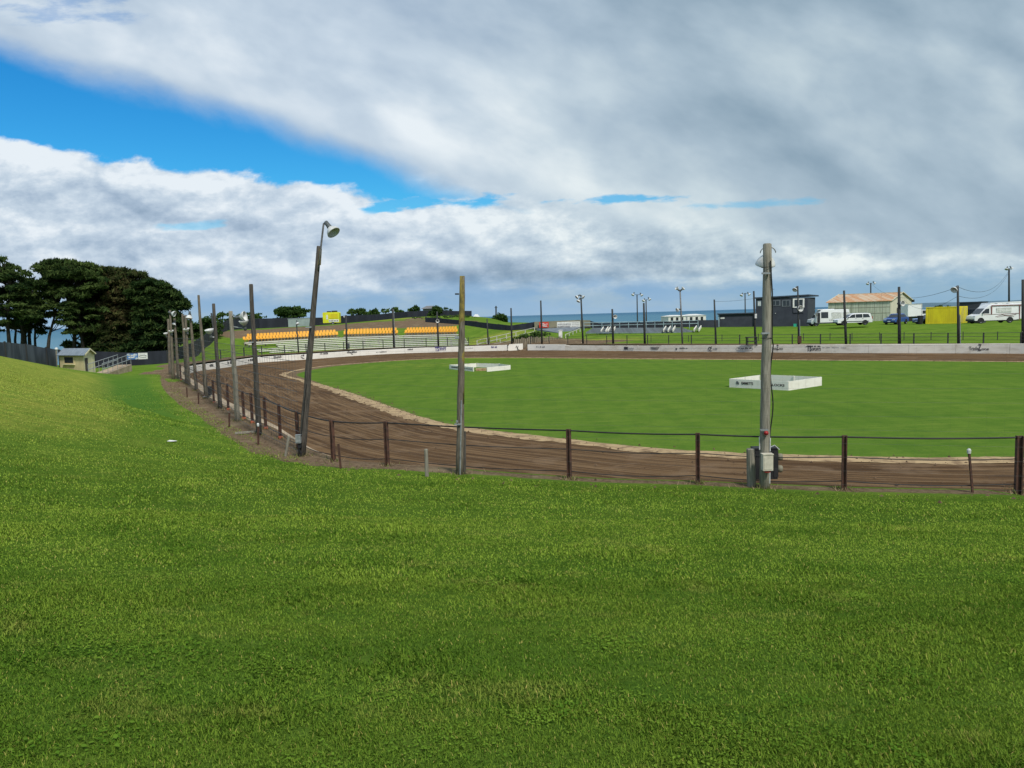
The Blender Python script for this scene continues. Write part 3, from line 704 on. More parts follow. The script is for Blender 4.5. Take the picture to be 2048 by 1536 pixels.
# ------------------------------------------------------------------ steel post and rail fences
def hpost(b, p, h, w=.10, ax=(1, 0, 0)):
    ax = Vector(ax); ay = V(-ax.y, ax.x, 0); t = .022
    b.box(p+V(0, 0, h/2-.1), (w, t, h+.2), ax); b.box(p+ax*(w/2-t/2+.001)+V(0, 0, h/2-.102), (t, w, h+.2), ax); b.box(p-ax*(w/2-t/2+.001)+V(0, 0, h/2-.102), (t, w, h+.2), ax)
pts = [atz(a, c, FZ) for a, c in near_fence_px]
for p in pts: p.z = TZ(p.x, p.y)
pts_near = list(pts)
root = empty('cable_fence', pts[6], 'rusty steel post fence with three sagging black cables along the near side of the track', 'fence')
tops = [(2036, 882), (1688, 880), (1396, 880), (1139, 872), (775, 852), (667, 841)]
HS = []
for i, p in enumerate(pts):
    q = pts[min(i+1, len(pts)-1)]; o = pts[max(i-1, 0)]; ax = (q-o); ax.z = 0; ax.normalize()
    h = 1.12+random.uniform(-.03, .05); HS.append(h)
    b = MB(); hpost(b, p, h, .115 if i == 1 else .092, ax); po = b.build('post', MT['rust'], root)
    if i >= 8:
        b = MB(); b.lathe([(.085, 0), (.075, .06), (.06, .09)], p, (0, 0, 1), 8, True); b.build('foot_collar', MT['orange'], po)
for lvl, r, nm in ((.97, .018, 'cable'), (.60, .010, 'cable'), (.16, .010, 'cable')):
    b = MB(); P = []
    for i in range(len(pts)-1):
        for k in range(6):
            t = k/6; p = pts[i].lerp(pts[i+1], t); hh = (HS[i]*(1-t)+HS[i+1]*t)*lvl
            p = V(p.x, p.y, p.z+hh-.05*math.sin(math.pi*t)*(1.5-lvl)); P.append(p)
    b.tube(P, r, 6); b.build(nm, MT['cable'], root)
# small posts and stakes in front of the fence
def small_post(px, py, tx, ty, r, mt, label, name='timber_post', cap=None, cat='post', grp=None):
    p = atz(px, py, FZ); p.z = TZ(p.x, p.y); p = atz(px, py, p.z); t = aty(tx, ty, p.y)
    root = empty(name, p, label, cat, grp); b = MB(); dd = t-p
    if mt == 'rust': 
        b.bar(p-dd*.1, t, .035, .035); b.bar(p-dd*.1+V(.02, .02, 0), t+V(.02, .02, 0), .012, .05)
    else: b.tube([p-dd*.1, p+dd*.3, p+dd*.7, t-dd.normalized()*.015, t], [r, r*.99, r*.95, r*.93, r*.75], 12)
    b.build('shaft', MT[mt], root, smooth=False)
    if cap:
        b = MB(); b.lathe([(.035, -.04), (.04, .03), (.02, .06)], t, (0, 0, 1), 8, True); b.build('cap', MT[cap], root)
    return root, p, t
small_post(854, 956, 852, 898, .045, 'wood_pale', 'short pale timber post just left of the mossy topped pole')
small_post(571, 913, 578, 872, .040, 'wood_pale', 'short leaning pale timber post left of the grey switch box')
small_post(681, 939, 676, 888, .02, 'rust', 'thin rusty stake leaning beside the steel fence post right of the leaning lamp pole', 'steel_stake', cat='stake')
small_post(1945, 985, 1938, 903, .02, 'rust', 'dark leaning stake with white cap near the right edge of the cable fence', 'steel_stake', 'lampw', 'stake')
small_post(516, 890, 516, 850, .02, 'rust', 'thin rusty stake with white cap at the foot of a tall dark pole', 'steel_stake', 'lampw', 'stake')
small_post(458, 855, 458, 826, .02, 'rust', 'short rusty stake in the bare dirt strip, left of the grey lamp pole', 'steel_stake', cat='stake')
small_post(374, 795, 373, 775, .02, 'rust', 'farthest rusty stake on the dirt strip near the far poles', 'steel_stake', cat='stake')
small_post(397, 808, 396, 786, .02, 'rust', 'rusty stake in the dirt strip just left of the black bin like box', 'steel_stake', cat='stake')

# far fence: steel posts with rails ---------------------------------
ts, P = ring_pts(tL-.02, tR, 900, 1.5)
root = None; acc = 0; posts = []; last = np.array(P[0])
gl, gr = thpx(1010, 700, .2), thpx(1062, 700, .2)
for i in range(1, len(P)):
    acc += np.hypot(*(np.array(P[i])-last)); last = np.array(P[i])
    if acc >= 2.95: acc = 0; posts.append((P[i], ts[i]))
def rail_fence(sel, label):
    mid = sel[len(sel)//2][0]; root = empty('rail_fence', (mid[0], mid[1], TZ(*mid)), label, 'fence')
    Q = [V(p[0], p[1], TZ(*p)) for p, t in sel]
    for p in Q:
        b = MB(); b.box(p+V(0, 0, .5), (.10, .10, 1.2)); b.build('post', MT['wood_far'], root)
    for h in (1.05, .72, .40):
        b = MB(); b.tube([q+V(0, -.06, h) for q in Q], .016, 5); b.build('rail', MT['wood_far'], root)
sa = [q for q in posts if q[1] > gl]; sb = [q for q in posts if q[1] < gr]
rail_fence(sa, 'low dark post and wire fence between the white benches and the left track wall')
rail_fence(sb, 'low dark post and wire fence on the grass behind the right track wall')
# lower secondary posts of an inner fence on the right
root = None
Q = []
for px in (1302, 1377, 1444, 1517, 1607, 1660, 1704, 1759, 1808, 1862, 1926, 1995, 2060):
    p = aty(px, np.interp(px, [1200, 2048], [681, 677]), np.interp(px, [1200, 2048], [100, 76])); p.z = TZ(p.x, p.y); Q.append(p)
root = empty('wire_fence', Q[6], 'second lower wire fence with thin posts on the grass right of centre', 'fence')
for p in Q: b = MB(); b.box(p+V(0, 0, .38), (.06, .06, .95)); b.build('post', MT['wood_far'], root)
for h in (.75, .35): b = MB(); b.tube([q+V(0, -.05, h) for q in Q], .010, 4); b.build('wire', MT['wire'], root)

# ------------------------------------------------------------------ poles
def shade(b_s, b_h, c, axis, s=1.0):                   # bell lamp shade and its housing
    b_s.lathe([(.06*s, 0), (.10*s, .03*s), (.17*s, .10*s), (.235*s, .19*s), (.265*s, .27*s), (.27*s, .30*s), (.25*s, .31*s), (.22*s, .2*s), (.09*s, .05*s)], c, axis, 20)
    d = Vector(axis).normalized(); b_h.lathe([(.05*s, -.30*s), (.085*s, -.28*s), (.09*s, -.10*s), (.075*s, -.08*s), (.10*s, -.05*s), (.10*s, .0), (.07*s, .04*s)], c, axis, 14, True)
POLES = []
def pole(bx, by, tx, ty, wb, wt, mt, label, lamps=(), base_z=None, Y=None, grp=None, clips=(), n=12, name=None):
    if Y is None:
        p = atz(bx, by, FZ); p.z = TZ(p.x, p.y); p = atz(bx, by, p.z)
    else: p = aty(bx, by, Y)
    dist = (p-CAM).dot(f_); rb = wb*.86/2/F*dist; rt = wt*.9/2/F*dist
    t = aty(tx, ty, p.y)
    root = empty(name or ('light_pole' if lamps else 'timber_pole'), p, label, 'light pole' if lamps else 'pole', grp)
    b = MB(); dd = t-p; pts = [p-dd.normalized()*.3]; rs = [rb]
    for k in range(1, 10):
        q = p+dd*(k/10)+V(random.uniform(-.12, .12)*rb, random.uniform(-.12, .12)*rb, 0); pts.append(q); rs.append(rb+(rt-rb)*k/10)
    pts += [t-dd.normalized()*.02, t]; rs += [rt, rt*.8]
    b.tube(pts, rs, n); b.build('shaft', MT[mt], root, smooth=True)
    for c in clips:
        q = p+dd*c; b = MB(); b.box(q+V(-rb*.6, -rb-.02, 0), (.16, .05, .035)); b.build('bracket', MT['galv'], root)
    for L in lamps:                                    # (px,py of lamp mouth centre, scale, arm start fraction, dy, axis)
        lx, ly, s, fr, ax = L[:5]; c = aty(lx, ly, p.y+(L[5] if len(L) > 5 else -.15)); axv = Vector(ax).normalized()
        lr = MB(); hs = MB(); shade(lr, hs, c-axv*.3*s, axv, s)
        so_ = p+dd*fr; hs2 = MB(); e = c-axv*.58*s
        hs2.tube([so_, so_.lerp(e, .7)+V(0, 0, .05), e], .028*s, 6)
        la = hs.build('lamp_head', MT['lampd'], root, smooth=True); lr.build('shade', MT['lampw'], la, smooth=True); hs2.build('lamp_arm', MT['galv'], root)
    POLES.append((p, t, rb)); return root, p, t, rb
# the big grey pole with the cream box
r1, p1, t1, rb1 = pole(1529, 975, 1534.5, 487, 24, 18, 'wood_pale', 'tall thick weathered pole with round lamp behind its top and cream box near its foot', (), clips=(.245, .64, .88), n=18, name='light_pole')
r1['category'] = 'light pole'
dd1 = t1-p1
lc = aty(1532, 532, p1.y+.35); lr = MB(); hs = MB(); shade(lr, hs, lc+V(0, -.05, .24), (.0, .45, -1), .76)
la = hs.build('lamp_head', MT['lampd'], r1, smooth=True); lr.build('shade', MT['lampw'], la, smooth=True)
b = MB(); ring = [lc+V(.16*math.cos(t), -.12, .26+.13*math.sin(t)) for t in np.linspace(0, math.pi, 13)]; b.tube(ring, .012, 6); b.build('lamp_bracket', MT['galv'], r1)
b = MB()
for fr in (.43,): b.tube([p1+dd1*.905+V(rb1*1.02*math.cos(t), rb1*1.02*math.sin(t), 0) for t in np.linspace(0, 6.28, 17)], .006, 4)
b.build('band', MT['cable'], r1); b = MB()
b.tube([p1+dd1*.62+V(rb1*1.05*math.cos(t), rb1*1.05*math.sin(t), 0) for t in np.linspace(0, 6.28, 17)], .006, 4); b.build('band', MT['cable'], r1)
b = MB(); cab = [p1+dd1*f+V(rb1*(1.12-.15*f)+.03*math.sin(f*23)*(f < .6), -rb1*.3, 0) for f in np.linspace(.17, .72, 22)]; cab += [p1+dd1*.8+V(rb1*.8, -rb1*.8, 0), p1+dd1*.93+V(rb1*.3, -rb1*1.0, 0)]
cab = [p1+dd1*.085+V(rb1*.4, -rb1-.02, 0), p1+dd1*.13+V(rb1*.6, -rb1-.03, 0)]+cab; b.tube(cab, .013, 6); b.build('cable', MT['cable'], r1)
b = MB(); bc = p1+dd1*.114+V(-.02, -rb1-.09, 0); b.box(bc, (.205, .15, .33)); b.box(bc+V(0, 0, .175), (.225, .17, .02)); b.box(bc+V(0, -.078, -.01), (.17, .01, .26)); bx_ = b.build('meter_box', MT['cream'], r1)
b = MB(); b.box(bc+V(.0, 0, -.19), (.11, .10, .035)); b.build('plug_socket', MT['red'], bx_)
b = MB(); b.lathe([(0.001, -.035), (.04, -.025), (.05, .0), (.045, .03), (.001, .05)], aty(1532, 866, p1.y-rb1-.03), (0, -1, 0), 14); b.build('red_beacon', MT['red'], r1, smooth=True)
b = MB(); b.tube([p1+dd1*.02+V(rb1*.75, -rb1*.7, 0), p1+dd1*.3+V(-rb1*.95, -rb1*.4, 0)][:1]+[p1+dd1*.21+V(rb1*.75, -rb1*.7, 0)], .012, 6); b.tube([p1+dd1*.16+V(-rb1*1.1, -rb1*.2, 0), p1+dd1*.215+V(-rb1*1.15, -rb1*.2, 0)], .012, 6); b.build('conduit', MT['lampw'], r1)
# the short thick post and the speaker cabinet behind the pole
small_post(1503, 972, 1501, 897, .095, 'wood_pale', 'short thick round timber post leaning against the black cabinet')
cb = atz(1531, 968, FZ); cb.y += .42; cb.z = TZ(cb.x, cb.y)
cb.x = aty(1530, 968, cb.y).x
root = empty('cabinet', cb, 'black upright cabinet behind the grey pole with two round grey horns on its right side', 'cabinet')
b = MB(); b.box(cb+V(-.01, 0, .36), (.50, .22, .68)); b.box(cb+V(-.01, 0, .71), (.54, .26, .03)); b.box(cb+V(.2, -.115, .36), (.10, .012, .6)); b.box(cb+V(-.22, -.115, .36), (.05, .012, .6)); b.build('cabinet_body', MT['black'], root)
for k in (.50, .24):
    b = MB(); b.lathe([(.001, -.02), (.04, -.02), (.075, .0), (.08, .07), (.05, .10)], cb+V(.27, -.04, k), (.9, -.3, 0), 16); b.build('horn', MT['hoard'], root, smooth=True)
b = MB(); b.tube([cb+V(.05, -.1, .72), cb+V(.16, -.14, .78), cb+V(.27, -.12, .68)], .011, 6); b.build('conduit', MT['lampw'], root)
# mossy pole
r2, p2, t2, rb2 = pole(920, 948, 924.5, 553, 19, 11, 'wood', 'tall weathered pole with yellow moss on its upper half, centre of the near fence', (), clips=(.26,), n=16)
dd2 = t2-p2
b = MB(); mp = [p2+dd2*f for f in (.36, .5, .7, .9, 1.0)]; 
b.tube([q+V(0, 0, .012*(i == 4)) for i, q in enumerate(mp)], [rb2*.87, rb2*.82, rb2*.74, rb2*.66, rb2*.60], 16); b.build('moss', MT['wood_moss'], r2, smooth=True)
b = MB(); q = aty(918, 588, p2.y-.1); b.tube([q, aty(910, 588, p2.y-.1)], .02, 6); b.build('peg', MT['cable'], r2); b = MB(); b.box(aty(914, 675, p2.y-.12), (.10, .06, .06)); b.build('bracket', MT['galv'], r2); b = MB(); b.box(aty(914, 843, p2.y-.14), (.05, .05, .05)); b.build('bracket', MT['galv'], r2)
b = MB(); b.tube([p2+V(rb2*1.1, -.02, -.1), p2+dd2*.22+V(rb2*1.0, -.02, 0)], .035, 8); b.build('side_post', MT['wood_dark'], r2)
b = MB(); b.tube([p2+V(.01, -rb2-.01, 0), p2+dd2*.38+V(.02, -rb2*.9-.01, 0)], .018, 6); b.build('conduit', MT['galv'], r2)
# leaning lamp pole
r3, p3, t3, rb3 = pole(603, 912, 638, 492, 18, 9.5, 'wood_dark', 'dark timber lamp pole leaning strongly to the right with a swan neck pipe on top', (), clips=(.62,), n=14, name='light_pole')
r3['category'] = 'light pole'; dd3 = t3-p3
b = MB(); a_ = aty(637, 540, p3.y-.05); e_ = aty(647.5, 447, p3.y-.05); b.tube([a_, aty(642, 492, p3.y-.05), aty(646.3, 455, p3.y-.05), e_, aty(649, 445.5, p3.y-.06), aty(657, 452, p3.y-.1)], .026, 8); b.build('swan_neck', MT['pipe'], r3, smooth=True)
b = MB(); b.bar(aty(640, 497, p3.y-.02), aty(638, 530, p3.y-.02), .09, .06); b.build('moss', MT['wood_moss'], r3)
lr = MB(); hs = MB(); ax = V(.62, -.35, -.80).normalized(); c3 = aty(668, 466, p3.y-.2); shade(lr, hs, c3-ax*.22, ax, .70)
la = hs.build('lamp_head', MT['lampd'], r3, smooth=True); lr.build('shade', MT['lampw'], la, smooth=True)
gb = aty(597, 878, p3.y-.16); b = MB(); b.box(gb, (.14, .12, .22)); b.box(gb+V(0, 0, .115), (.16, .14, .015)); b.box(gb+V(.0, -.065, 0), (.11, .01, .17)); b.build('switch_box', MT['galv'], r3)
b = MB(); b.tube([gb+V(.02, 0, -.11), gb+V(-.01, .02, -.3), gb+V(.03, .05, -.42)], .03, 7); b.box(gb+V(.02, .02, -.2), (.10, .08, .1)); b.build('cable', MT['black'], r3)
b = MB(); b.tube([p3+dd3*.1+V(-.02, -rb3-.01, 0), p3+dd3*.35+V(.0, -rb3, 0)], .012, 6); b.build('conduit', MT['cable'], r3)
# the rest of the near row
pole(518, 870, 502, 568, 13, 8.5, 'wood_dark', 'tall dark timber pole without lamp, nearest pole left of the leaning one', (), clips=(.62,))
pole(476, 842, 461, 622, 12, 8.5, 'wood_pale', 'grey bent pole carrying two white bell lamps that point at the track', [(490, 632, .72, .96, (.95, -.1, .15)), (487, 641, .66, .86, (-.05, -.25, 1))])
pole(441, 817, 427, 607, 10, 6.5, 'wood_dark', 'dark pole with one white cone lamp on its left, left of the grey bent pole', [(418, 659, .72, .68, (-.1, -.25, 1))])
pole(413, 797, 397, 590, 8.5, 5, 'wood', 'tallest slender pole near the row of trees, dark at its top', (), clips=(.02,))
pole(393, 781, 380, 627, 8, 5, 'wood', 'grey pole with small upward lamp, in front of the green bushes', [(378, 637, .7, .95, (-.1, -.2, -1))])
pole(378, 770, 371, 630, 7.5, 5, 'wood', 'far row pole with a white bell lamp at mid height beside a plain one', [(372.5, 657, .7, .74, (-.1, -.25, 1))])
pole(373, 767, 365, 628, 7, 4.5, 'wood', 'plain thin pole crowded between two lamp poles at the far left end', ())
pole(357, 757, 349, 637, 7, 4.5, 'wood', 'short mossy pole right of the paired lamp poles at the far left end', [(347, 650, .6, .9, (-.3, -.5, -1))])
pole(347, 758, 340, 620, 7, 4.5, 'wood', 'far left row pole with one lamp at its tip and one lower', [(349, 628, .8, .97, (.9, -.1, -.3)), (342, 661, .66, .68, (0, -.25, 1))])
pole(340, 749, 336, 638, 6.5, 4.5, 'wood', 'farthest pole of the near row, lamp on its left side', [(331, 666, .62, .66, (-.1, -.25, 1))])
# a lamp on the dark pole in front of the bushes
pA, tA, _ = POLES[4+0]
# catch fence of wires between the poles
PL = [(1529, 975), (920, 948), (603, 912), (518, 870), (476, 842), (441, 817), (413, 797), (393, 781), (373, 767), (357, 757), (340, 749)]
Q = [atz(a, c, FZ) for a, c in PL]
q_r = atz(2300, 1003, FZ); Q = [q_r]+Q
for q in Q: q.z = TZ(q.x, q.y)
root = empty('catch_fence', Q[4], 'thin wire catch net strung between the tall near poles', 'fence')
for seg, name in ((Q[:4], 'mesh_panel'), (Q[3:], 'mesh_panel')):
    b = MB(); first = seg is not None and len(seg) == 4 and seg[0] == Q[0]
    rr_ = .0013 if first else .0075
    k = 0
    while k < 11:
        h = .15+k*.28; b.tube([q+V(0, -.13, h-.0) for q in seg], rr_, 4, cap=False); k += 1
    for i in range(len(seg)-1):
        n = int((seg[i+1]-seg[i]).length/.30)
        for j in range(n): q = seg[i].lerp(seg[i+1], j/n)+V(0, -.13, 0); b.tube([q+V(0, 0, .0), q+V(0, 0, 2.95)], rr_*.45, 3, cap=False)
    b.build(name, MT['wire'], root)

# far side poles: light poles standing just behind the far fence ----------
def fpole(bx, tx, ty, wpx, label, lamps=(), mt='wood_far', by=None, Y=None, low=None, grp=None):
    t = thpx(bx, 700, .6); r = float(W(t))+1.9; x, y = CEN[0]+r*math.cos(t), CEN[1]+r*math.sin(t)
    for _ in range(8):
        dd = V(x, y, 1)-CAM; cx = 1024+F*(dd.dot(r_)/dd.dot(f_)); t -= (bx-cx)/F*.9; r = float(W(t))+1.9; x, y = CEN[0]+r*math.cos(t), CEN[1]+r*math.sin(t)
    if Y: p = aty(bx, by, Y)
    else: p = V(x, y, TZ(x, y))
    tp = aty(tx, ty, p.y); dist = (p-CAM).dot(f_); rb = wpx*.74/2/F*dist
    root = empty('light_pole' if lamps else 'timber_pole', p, label, 'light pole' if lamps else 'pole', grp)
    b = MB(); b.tube([p-V(0, 0, .3), p.lerp(tp, .5), tp], [rb*1.05, rb, rb*.8], 10); b.build('shaft', MT[mt], root, smooth=True)
    if low: b = MB(); b.tube([p+V(rb*1.3, -.05, 0), p.lerp(tp, low)+V(rb*1.3, -.05, 0)], .04, 6); b.build('conduit', MT['galv'], root)
    for lx, ly, s, ax in lamps:
        c = aty(lx, ly, p.y-.2); axv = Vector(ax).normalized(); lr = MB(); hs = MB(); shade(lr, hs, c-axv*.2*s, axv, s); a = MB()
        q = tp.lerp(p, max(0, min(1, (tp.z-c.z-.25)/max(.1, (tp-p).length)))); a.tube([q, c-axv*.5*s], .035, 5)
        la = hs.build('lamp_head', MT['lampd'], root); lr.build('shade', MT['lampw'], la, smooth=True); a.build('lamp_arm', MT['lampd'], root)
    return root, p, tp
fpole(427, 422.5, 626, 5, 'dark pole beyond the track bend on the far left, before the grass bank')
fpole(596, 593, 646, 3.5, 'thin pole with small lamp standing in front of the left block of orange seats', [(595, 647, .9, (.3, -.3, -1))])
r_b, p_b, _ = fpole(693, 692, 630, 5, 'dark pole between the two left blocks of orange seats with box at its foot', [(688, 634, .5, (-.8, -.3, -.3))])
b = MB(); b.box(p_b+V(.28, -.1, .5), (.28, .25, .75)); b.build('switch_box', MT['lampd'], r_b)
fpole(788, 785, 617, 5, 'pole with pale upper end in front of the middle block of orange seats', low=.98)
fpole(877, 874, 623, 5, 'dark pole with white round lamp in front of the right orange seats', [(875, 642, 1.0, (.2, -1, -.1))])
fpole(977, 974, 638, 4, 'thin pole left of the first white stair rail, in front of the black fence')
fpole(1024, 1022, 616, 5, 'dark pole standing where the white stair rail meets the gate panel')
fpole(1084, 1081.5, 601, 5, 'dark pole in front of the red sign on the khaki hoarding')
fpole(1166, 1162, 596, 5, 'pole with paired lamps at its tip right of the white advert sign', [(1154, 594, 1.0, (-.8, -.3, -.6)), (1166, 594, 1.0, (.8, -.3, -.6)), (1157, 602, 1.0, (-.5, -.3, -.8))])
fpole(1226, 1224.5, 618, 6, 'dark pole with white globe lamp left of the pale blue bleachers', [(1230, 633.5, 1.0, (.3, -1, 0))])
fpole(1289, 1287.5, 606, 6, 'plain dark pole in front of the middle of the pale blue bleachers')
fpole(1364, 1360, 579, 4.5, 'tall grey pole with two upturned lamps at its tip in front of the bleachers', [(1354, 577, .9, (-.6, -.3, .6)), (1366, 577, .9, (.6, -.3, .6)), (1355, 620, 1.0, (-1, -.3, -.3))], 'pipe')
fpole(1431, 1428.5, 599, 5, 'plain dark pole left of the low charcoal building')
r_c, p_c, _ = fpole(1510, 1507.5, 582, 5.5, 'plain dark pole with a white box where the low and tall charcoal buildings join')
b = MB(); b.box(aty(1511.5, 632, p_c.y-.2), (.22, .12, .5)); b.build('switch_box', MT['lampw'], r_c)
r_g, p_g, _ = fpole(1597, 1595.5, 572, 4.5, 'pole with lamp on its left and globe below, before the white framed window', [(1590, 579, 1.0, (-.6, -.5, -.6)), (1600, 617, 1.3, (.3, -1, 0))], low=.42)
b = MB(); b.box(p_g+V(.02, -.14, .5), (.42, .12, .8)); b.build('rusty_foot_box', MT['rust'], r_g)
fpole(1692, 1688, 581, 6.5, 'plain dark pole in front of the white campervan')
fpole(1799, 1798, 573.5, 8, 'thick dark pole in front of the gable end of the rusty roofed shed', [(1804, 607, 1.1, (.4, -1, 0))])
fpole(1917, 1915.5, 571, 6.5, 'dark pole with hooded lamp in front of the yellow container', [(1909, 579, 1.2, (-.7, -.4, -.5))], low=.5)
fpole(2047, 2046, 559, 9, 'thick dark pole at the very right edge of the picture')
def tmast(bx, by, tx, ty, Y, label, arms, wpx=2.6, rb=None):
    p = aty(bx, by, Y); t = aty(tx, ty, Y); root = empty('light_mast', p, label, 'light mast'); b = MB()
    g = TZ(p.x, p.y); p0 = V(p.x, p.y, g-.3); rad = wpx/2/F*Y; b.tube([p0, p0.lerp(t, .5), t], [rad, rad*.9, rad*.8], 10); b.build('shaft', MT['wood_far'], root, smooth=True); root.location = (p.x, p.y, g)
    for c in root.children: c.location = (c.location.x, c.location.y, c.location.z-(g-p.z))
    for ax_, ay_ in arms:
        e = aty(ax_, ay_, Y-.2); a = MB(); a.tube([t-V(0, 0, .1), e], .045, 5); a.build('lamp_arm', MT['lampd'], root)
        lr = MB(); hs = MB(); sg = 1 if ax_ > tx else -1; shade(lr, hs, e, (sg*.5, -.3, -.8), 1.2); la = hs.build('lamp_head', MT['lampd'], root); lr.build('shade', MT['lampw'], la, smooth=True)
    return p, t
tmast(1275, 645, 1274, 589, 150, 'T shaped light mast beyond the fence, left of a shorter one', [(1267, 587.5), (1282, 588.5)])
tmast(1293, 643, 1292, 599, 155, 'shorter T shaped light mast beyond the fence with one raised arm', [(1288, 599.5), (1298, 597)])
tmast(1491, 640, 1490, 586, 150, 'T shaped light mast rising behind the low charcoal building', [(1484, 588.5), (1497, 587)])
_, tm1 = tmast(1742, 620, 1741.5, 566, 170, 'light mast with two lamps rising behind the rusty roofed shed', [(1736, 566), (1748, 565)], 3)
_, tm2 = tmast(2019, 610, 2018, 537, 150, 'tallest light mast at the far right behind the motorhome', [(2014, 536), (2022, 535)], 4)
p, t = None, None
b0 = empty('utility_pole', aty(992, 645, 150), 'thin utility pole standing among the trees beyond the black fence', 'pole')
b = MB(); b.tube([aty(992, 648, 150)-V(0, 0, 1), aty(992, 612, 150)], .14, 8); b.build('shaft', MT['wood_far'], b0)
b = MB(); b.bar(aty(989, 615, 150), aty(995, 615, 150), .1, .1); b.build('crossarm', MT['wood_far'], b0)
def wire(P, r, label):
    b = MB(); pts = []
    for i in range(len(P)-1):
        L = (P[i+1]-P[i]).length
        for k in range(14):
            t = k/14; q = P[i].lerp(P[i+1], t); q.z -= 4*t*(1-t)*L*.02; pts.append(q)
    pts.append(P[-1]); b.tube(pts, r, 4); o = b.build('overhead_wire', MT['cable'], loc=pts[0]); tag(o, label, 'wire'); return o
lp = aty(1915.5, 573, POLES[0][0].y); 
pr = [o for o in C.objects if o.get('label', '').startswith('dark pole with hooded lamp')][0].location
wire([tm1, aty(1916, 574, pr.y), aty(2018, 541, 150)], .02, 'overhead wire from the shed mast to the tallest far right mast')
wire([aty(1808, 600, 140), aty(1916, 592, pr.y+.3), aty(2018, 544, 150)], .018, 'lower overhead wire running past the yellow container')
wire([aty(1429, 603, 90), aty(1508, 597, 90)], .012, 'faint wire between two plain poles above the low charcoal building')
# ------------------------------------------------------------------ dark perimeter fences
def sheet_fence(P, mt, label, step=2.4, posts=True):
    pts = [(aty(x, b, Y), aty(x, t, Y)) for x, t, b, Y in P]
    mid = pts[len(pts)//2][0]; root = empty('sheet_fence', mid, label, 'fence')
    cur = []
    for i in range(len(pts)-1):
        a, A = pts[i]; b_, B = pts[i+1]; L = (V(b_.x, b_.y, 0)-V(a.x, a.y, 0)).length; n = max(1, round(L/step))
        for k in range(n): cur.append((a.lerp(b_, k/n), A.lerp(B, k/n)))
    cur.append(pts[-1])
    b = MB(); th = .05
    for i in range(len(cur)-1):
        (a, A), (c, D_) = cur[i], cur[i+1]; d = V(c.x-a.x, c.y-a.y, 0).normalized(); nn = V(-d.y, d.x, 0)
        j = random.uniform(-.04, .04)
        a0 = V(a.x, a.y, TZ(a.x, a.y)-.3); c0 = V(c.x, c.y, TZ(c.x, c.y)-.3)
        b.poly([a0, c0, V(c.x, c.y, D_.z+j), V(a.x, a.y, A.z+j)], nn*th)
    b.build('sheeting', mt, root)
    if posts:
        for i in range(0, len(cur), 2):
            a, A = cur[i]; q = MB(); z0 = TZ(a.x, a.y)-.3; q.box(V(a.x, a.y+.12, (z0+A.z)/2+.03), (.1, .1, A.z-z0+.06)); q.build('post', MT['wood_far'], root)
    return root
sheet_fence(per_left, MT['greyfence'], 'grey weathered sheet fence behind the grass bank at the far left', 1.8)
sheet_fence([(120, 700, 740, 71), (160, 703, 739, 77), (193, 703.5, 736, 82), (262, 705, 731, 85), (334, 702, 727.6, 88)], MT['darkfence'], 'dark fence behind the cream shed, under the pines, carrying a white banner')
sheet_fence(per_diag, MT['darkfence'], 'black fence running diagonally up the grass bank behind the near poles')
sheet_fence(per_top[:2]+per_top[1:], MT['darkfence'], 'black fence along the top of the bank behind the grey container and yellow trailer')
sheet_fence(per_top2, MT['darkfence'], 'black fence on the small hill below the house')
sheet_fence(per_low, MT['darkfence'], 'long black fence sloping down from the hill to the khaki hoarding')
sheet_fence(per_mid, MT['darkfence'], 'black fence behind the pale blue bleachers')
sheet_fence(per_mid2, MT['charcoal'], 'short charcoal fence piece between bleachers and low charcoal building')
# hoarding with two signs
def quad_frame(x0, x1, yb, Y0, Y1):
    return aty(x0, yb, Y0), aty(x1, yb, Y1)
a = aty(1069, 657, 116.5); c = aty(1181, 656, 118.5)
root = empty('hoarding', (a+c)/2, 'khaki hoarding wall between two black fences, carrying a red and a white sign', 'hoarding')
za, zc = zat(1069, 643.5, a), zat(1181, 640.5, c); d = (c-a); d.z = 0; L = d.length; d.normalize(); nn = V(-d.y, d.x, 0)
b = MB(); b.poly([V(a.x, a.y, a.z-.5), V(c.x, c.y, c.z-.5), V(c.x, c.y, zc), V((a.x*.2+c.x*.8), (a.y*.2+c.y*.8), zc+.1), V(a.x, a.y, za)], nn*.15); b.build('boarding', MT['hoard'], root)
b = MB(); b.box((a+c)/2+V(0, -.14, .05)-nn*.05, (L+.1, .12, .18), d); b.build('base_rail', MT['wood_far'], root)
def sign(px0, px1, py0, py1, Y, name, label, mt, cat='sign'):
    a = aty(px0, py1, Y); c = aty(px1, py1, Y); t = zat(px0, py0, a); root = empty(name, (a+c)/2, label, cat)
    b = MB(); b.box(V((a.x+c.x)/2, Y, (a.z+t)/2), (c.x-a.x, .05, t-a.z)); b.build('board', MT[mt], root)
    return root, a, c.x-a.x, t-a.z
rt, a, w, h = sign(1078.5, 1097.5, 644.5, 655.5, 116.3, 'sign', 'red square sign with white strokes on the left of the khaki hoarding', 'redsign')
b = MB()
for k, (x0, x1, z) in enumerate(((.12, .55, .72), (.25, .62, .52), (.15, .6, .36), (.4, .85, .2))): b.box(a+V(w*(x0+x1)/2, -.035, h*z), (w*(x1-x0), .01, .07 if k else .1))
b.tube([a+V(w*.55, -.04, h*.45), a+V(w*.72, -.04, h*.62), a+V(w*.88, -.04, h*.75), a+V(w*.85, -.04, h*.5), a+V(w*.6, -.04, h*.28)], .035, 5); b.build('lettering', MT['whitepaint'], rt)
rt, a, w, h = sign(1114, 1160, 644, 655.5, 116.6, 'sign', 'long white sign with black block lettering on the khaki hoarding', 'whitepaint')
b = MB(); rg = random.Random(3)
b.box(a+V(w*.30, -.035, h*.16), (w*.56, .01, h*.26)); x = .04
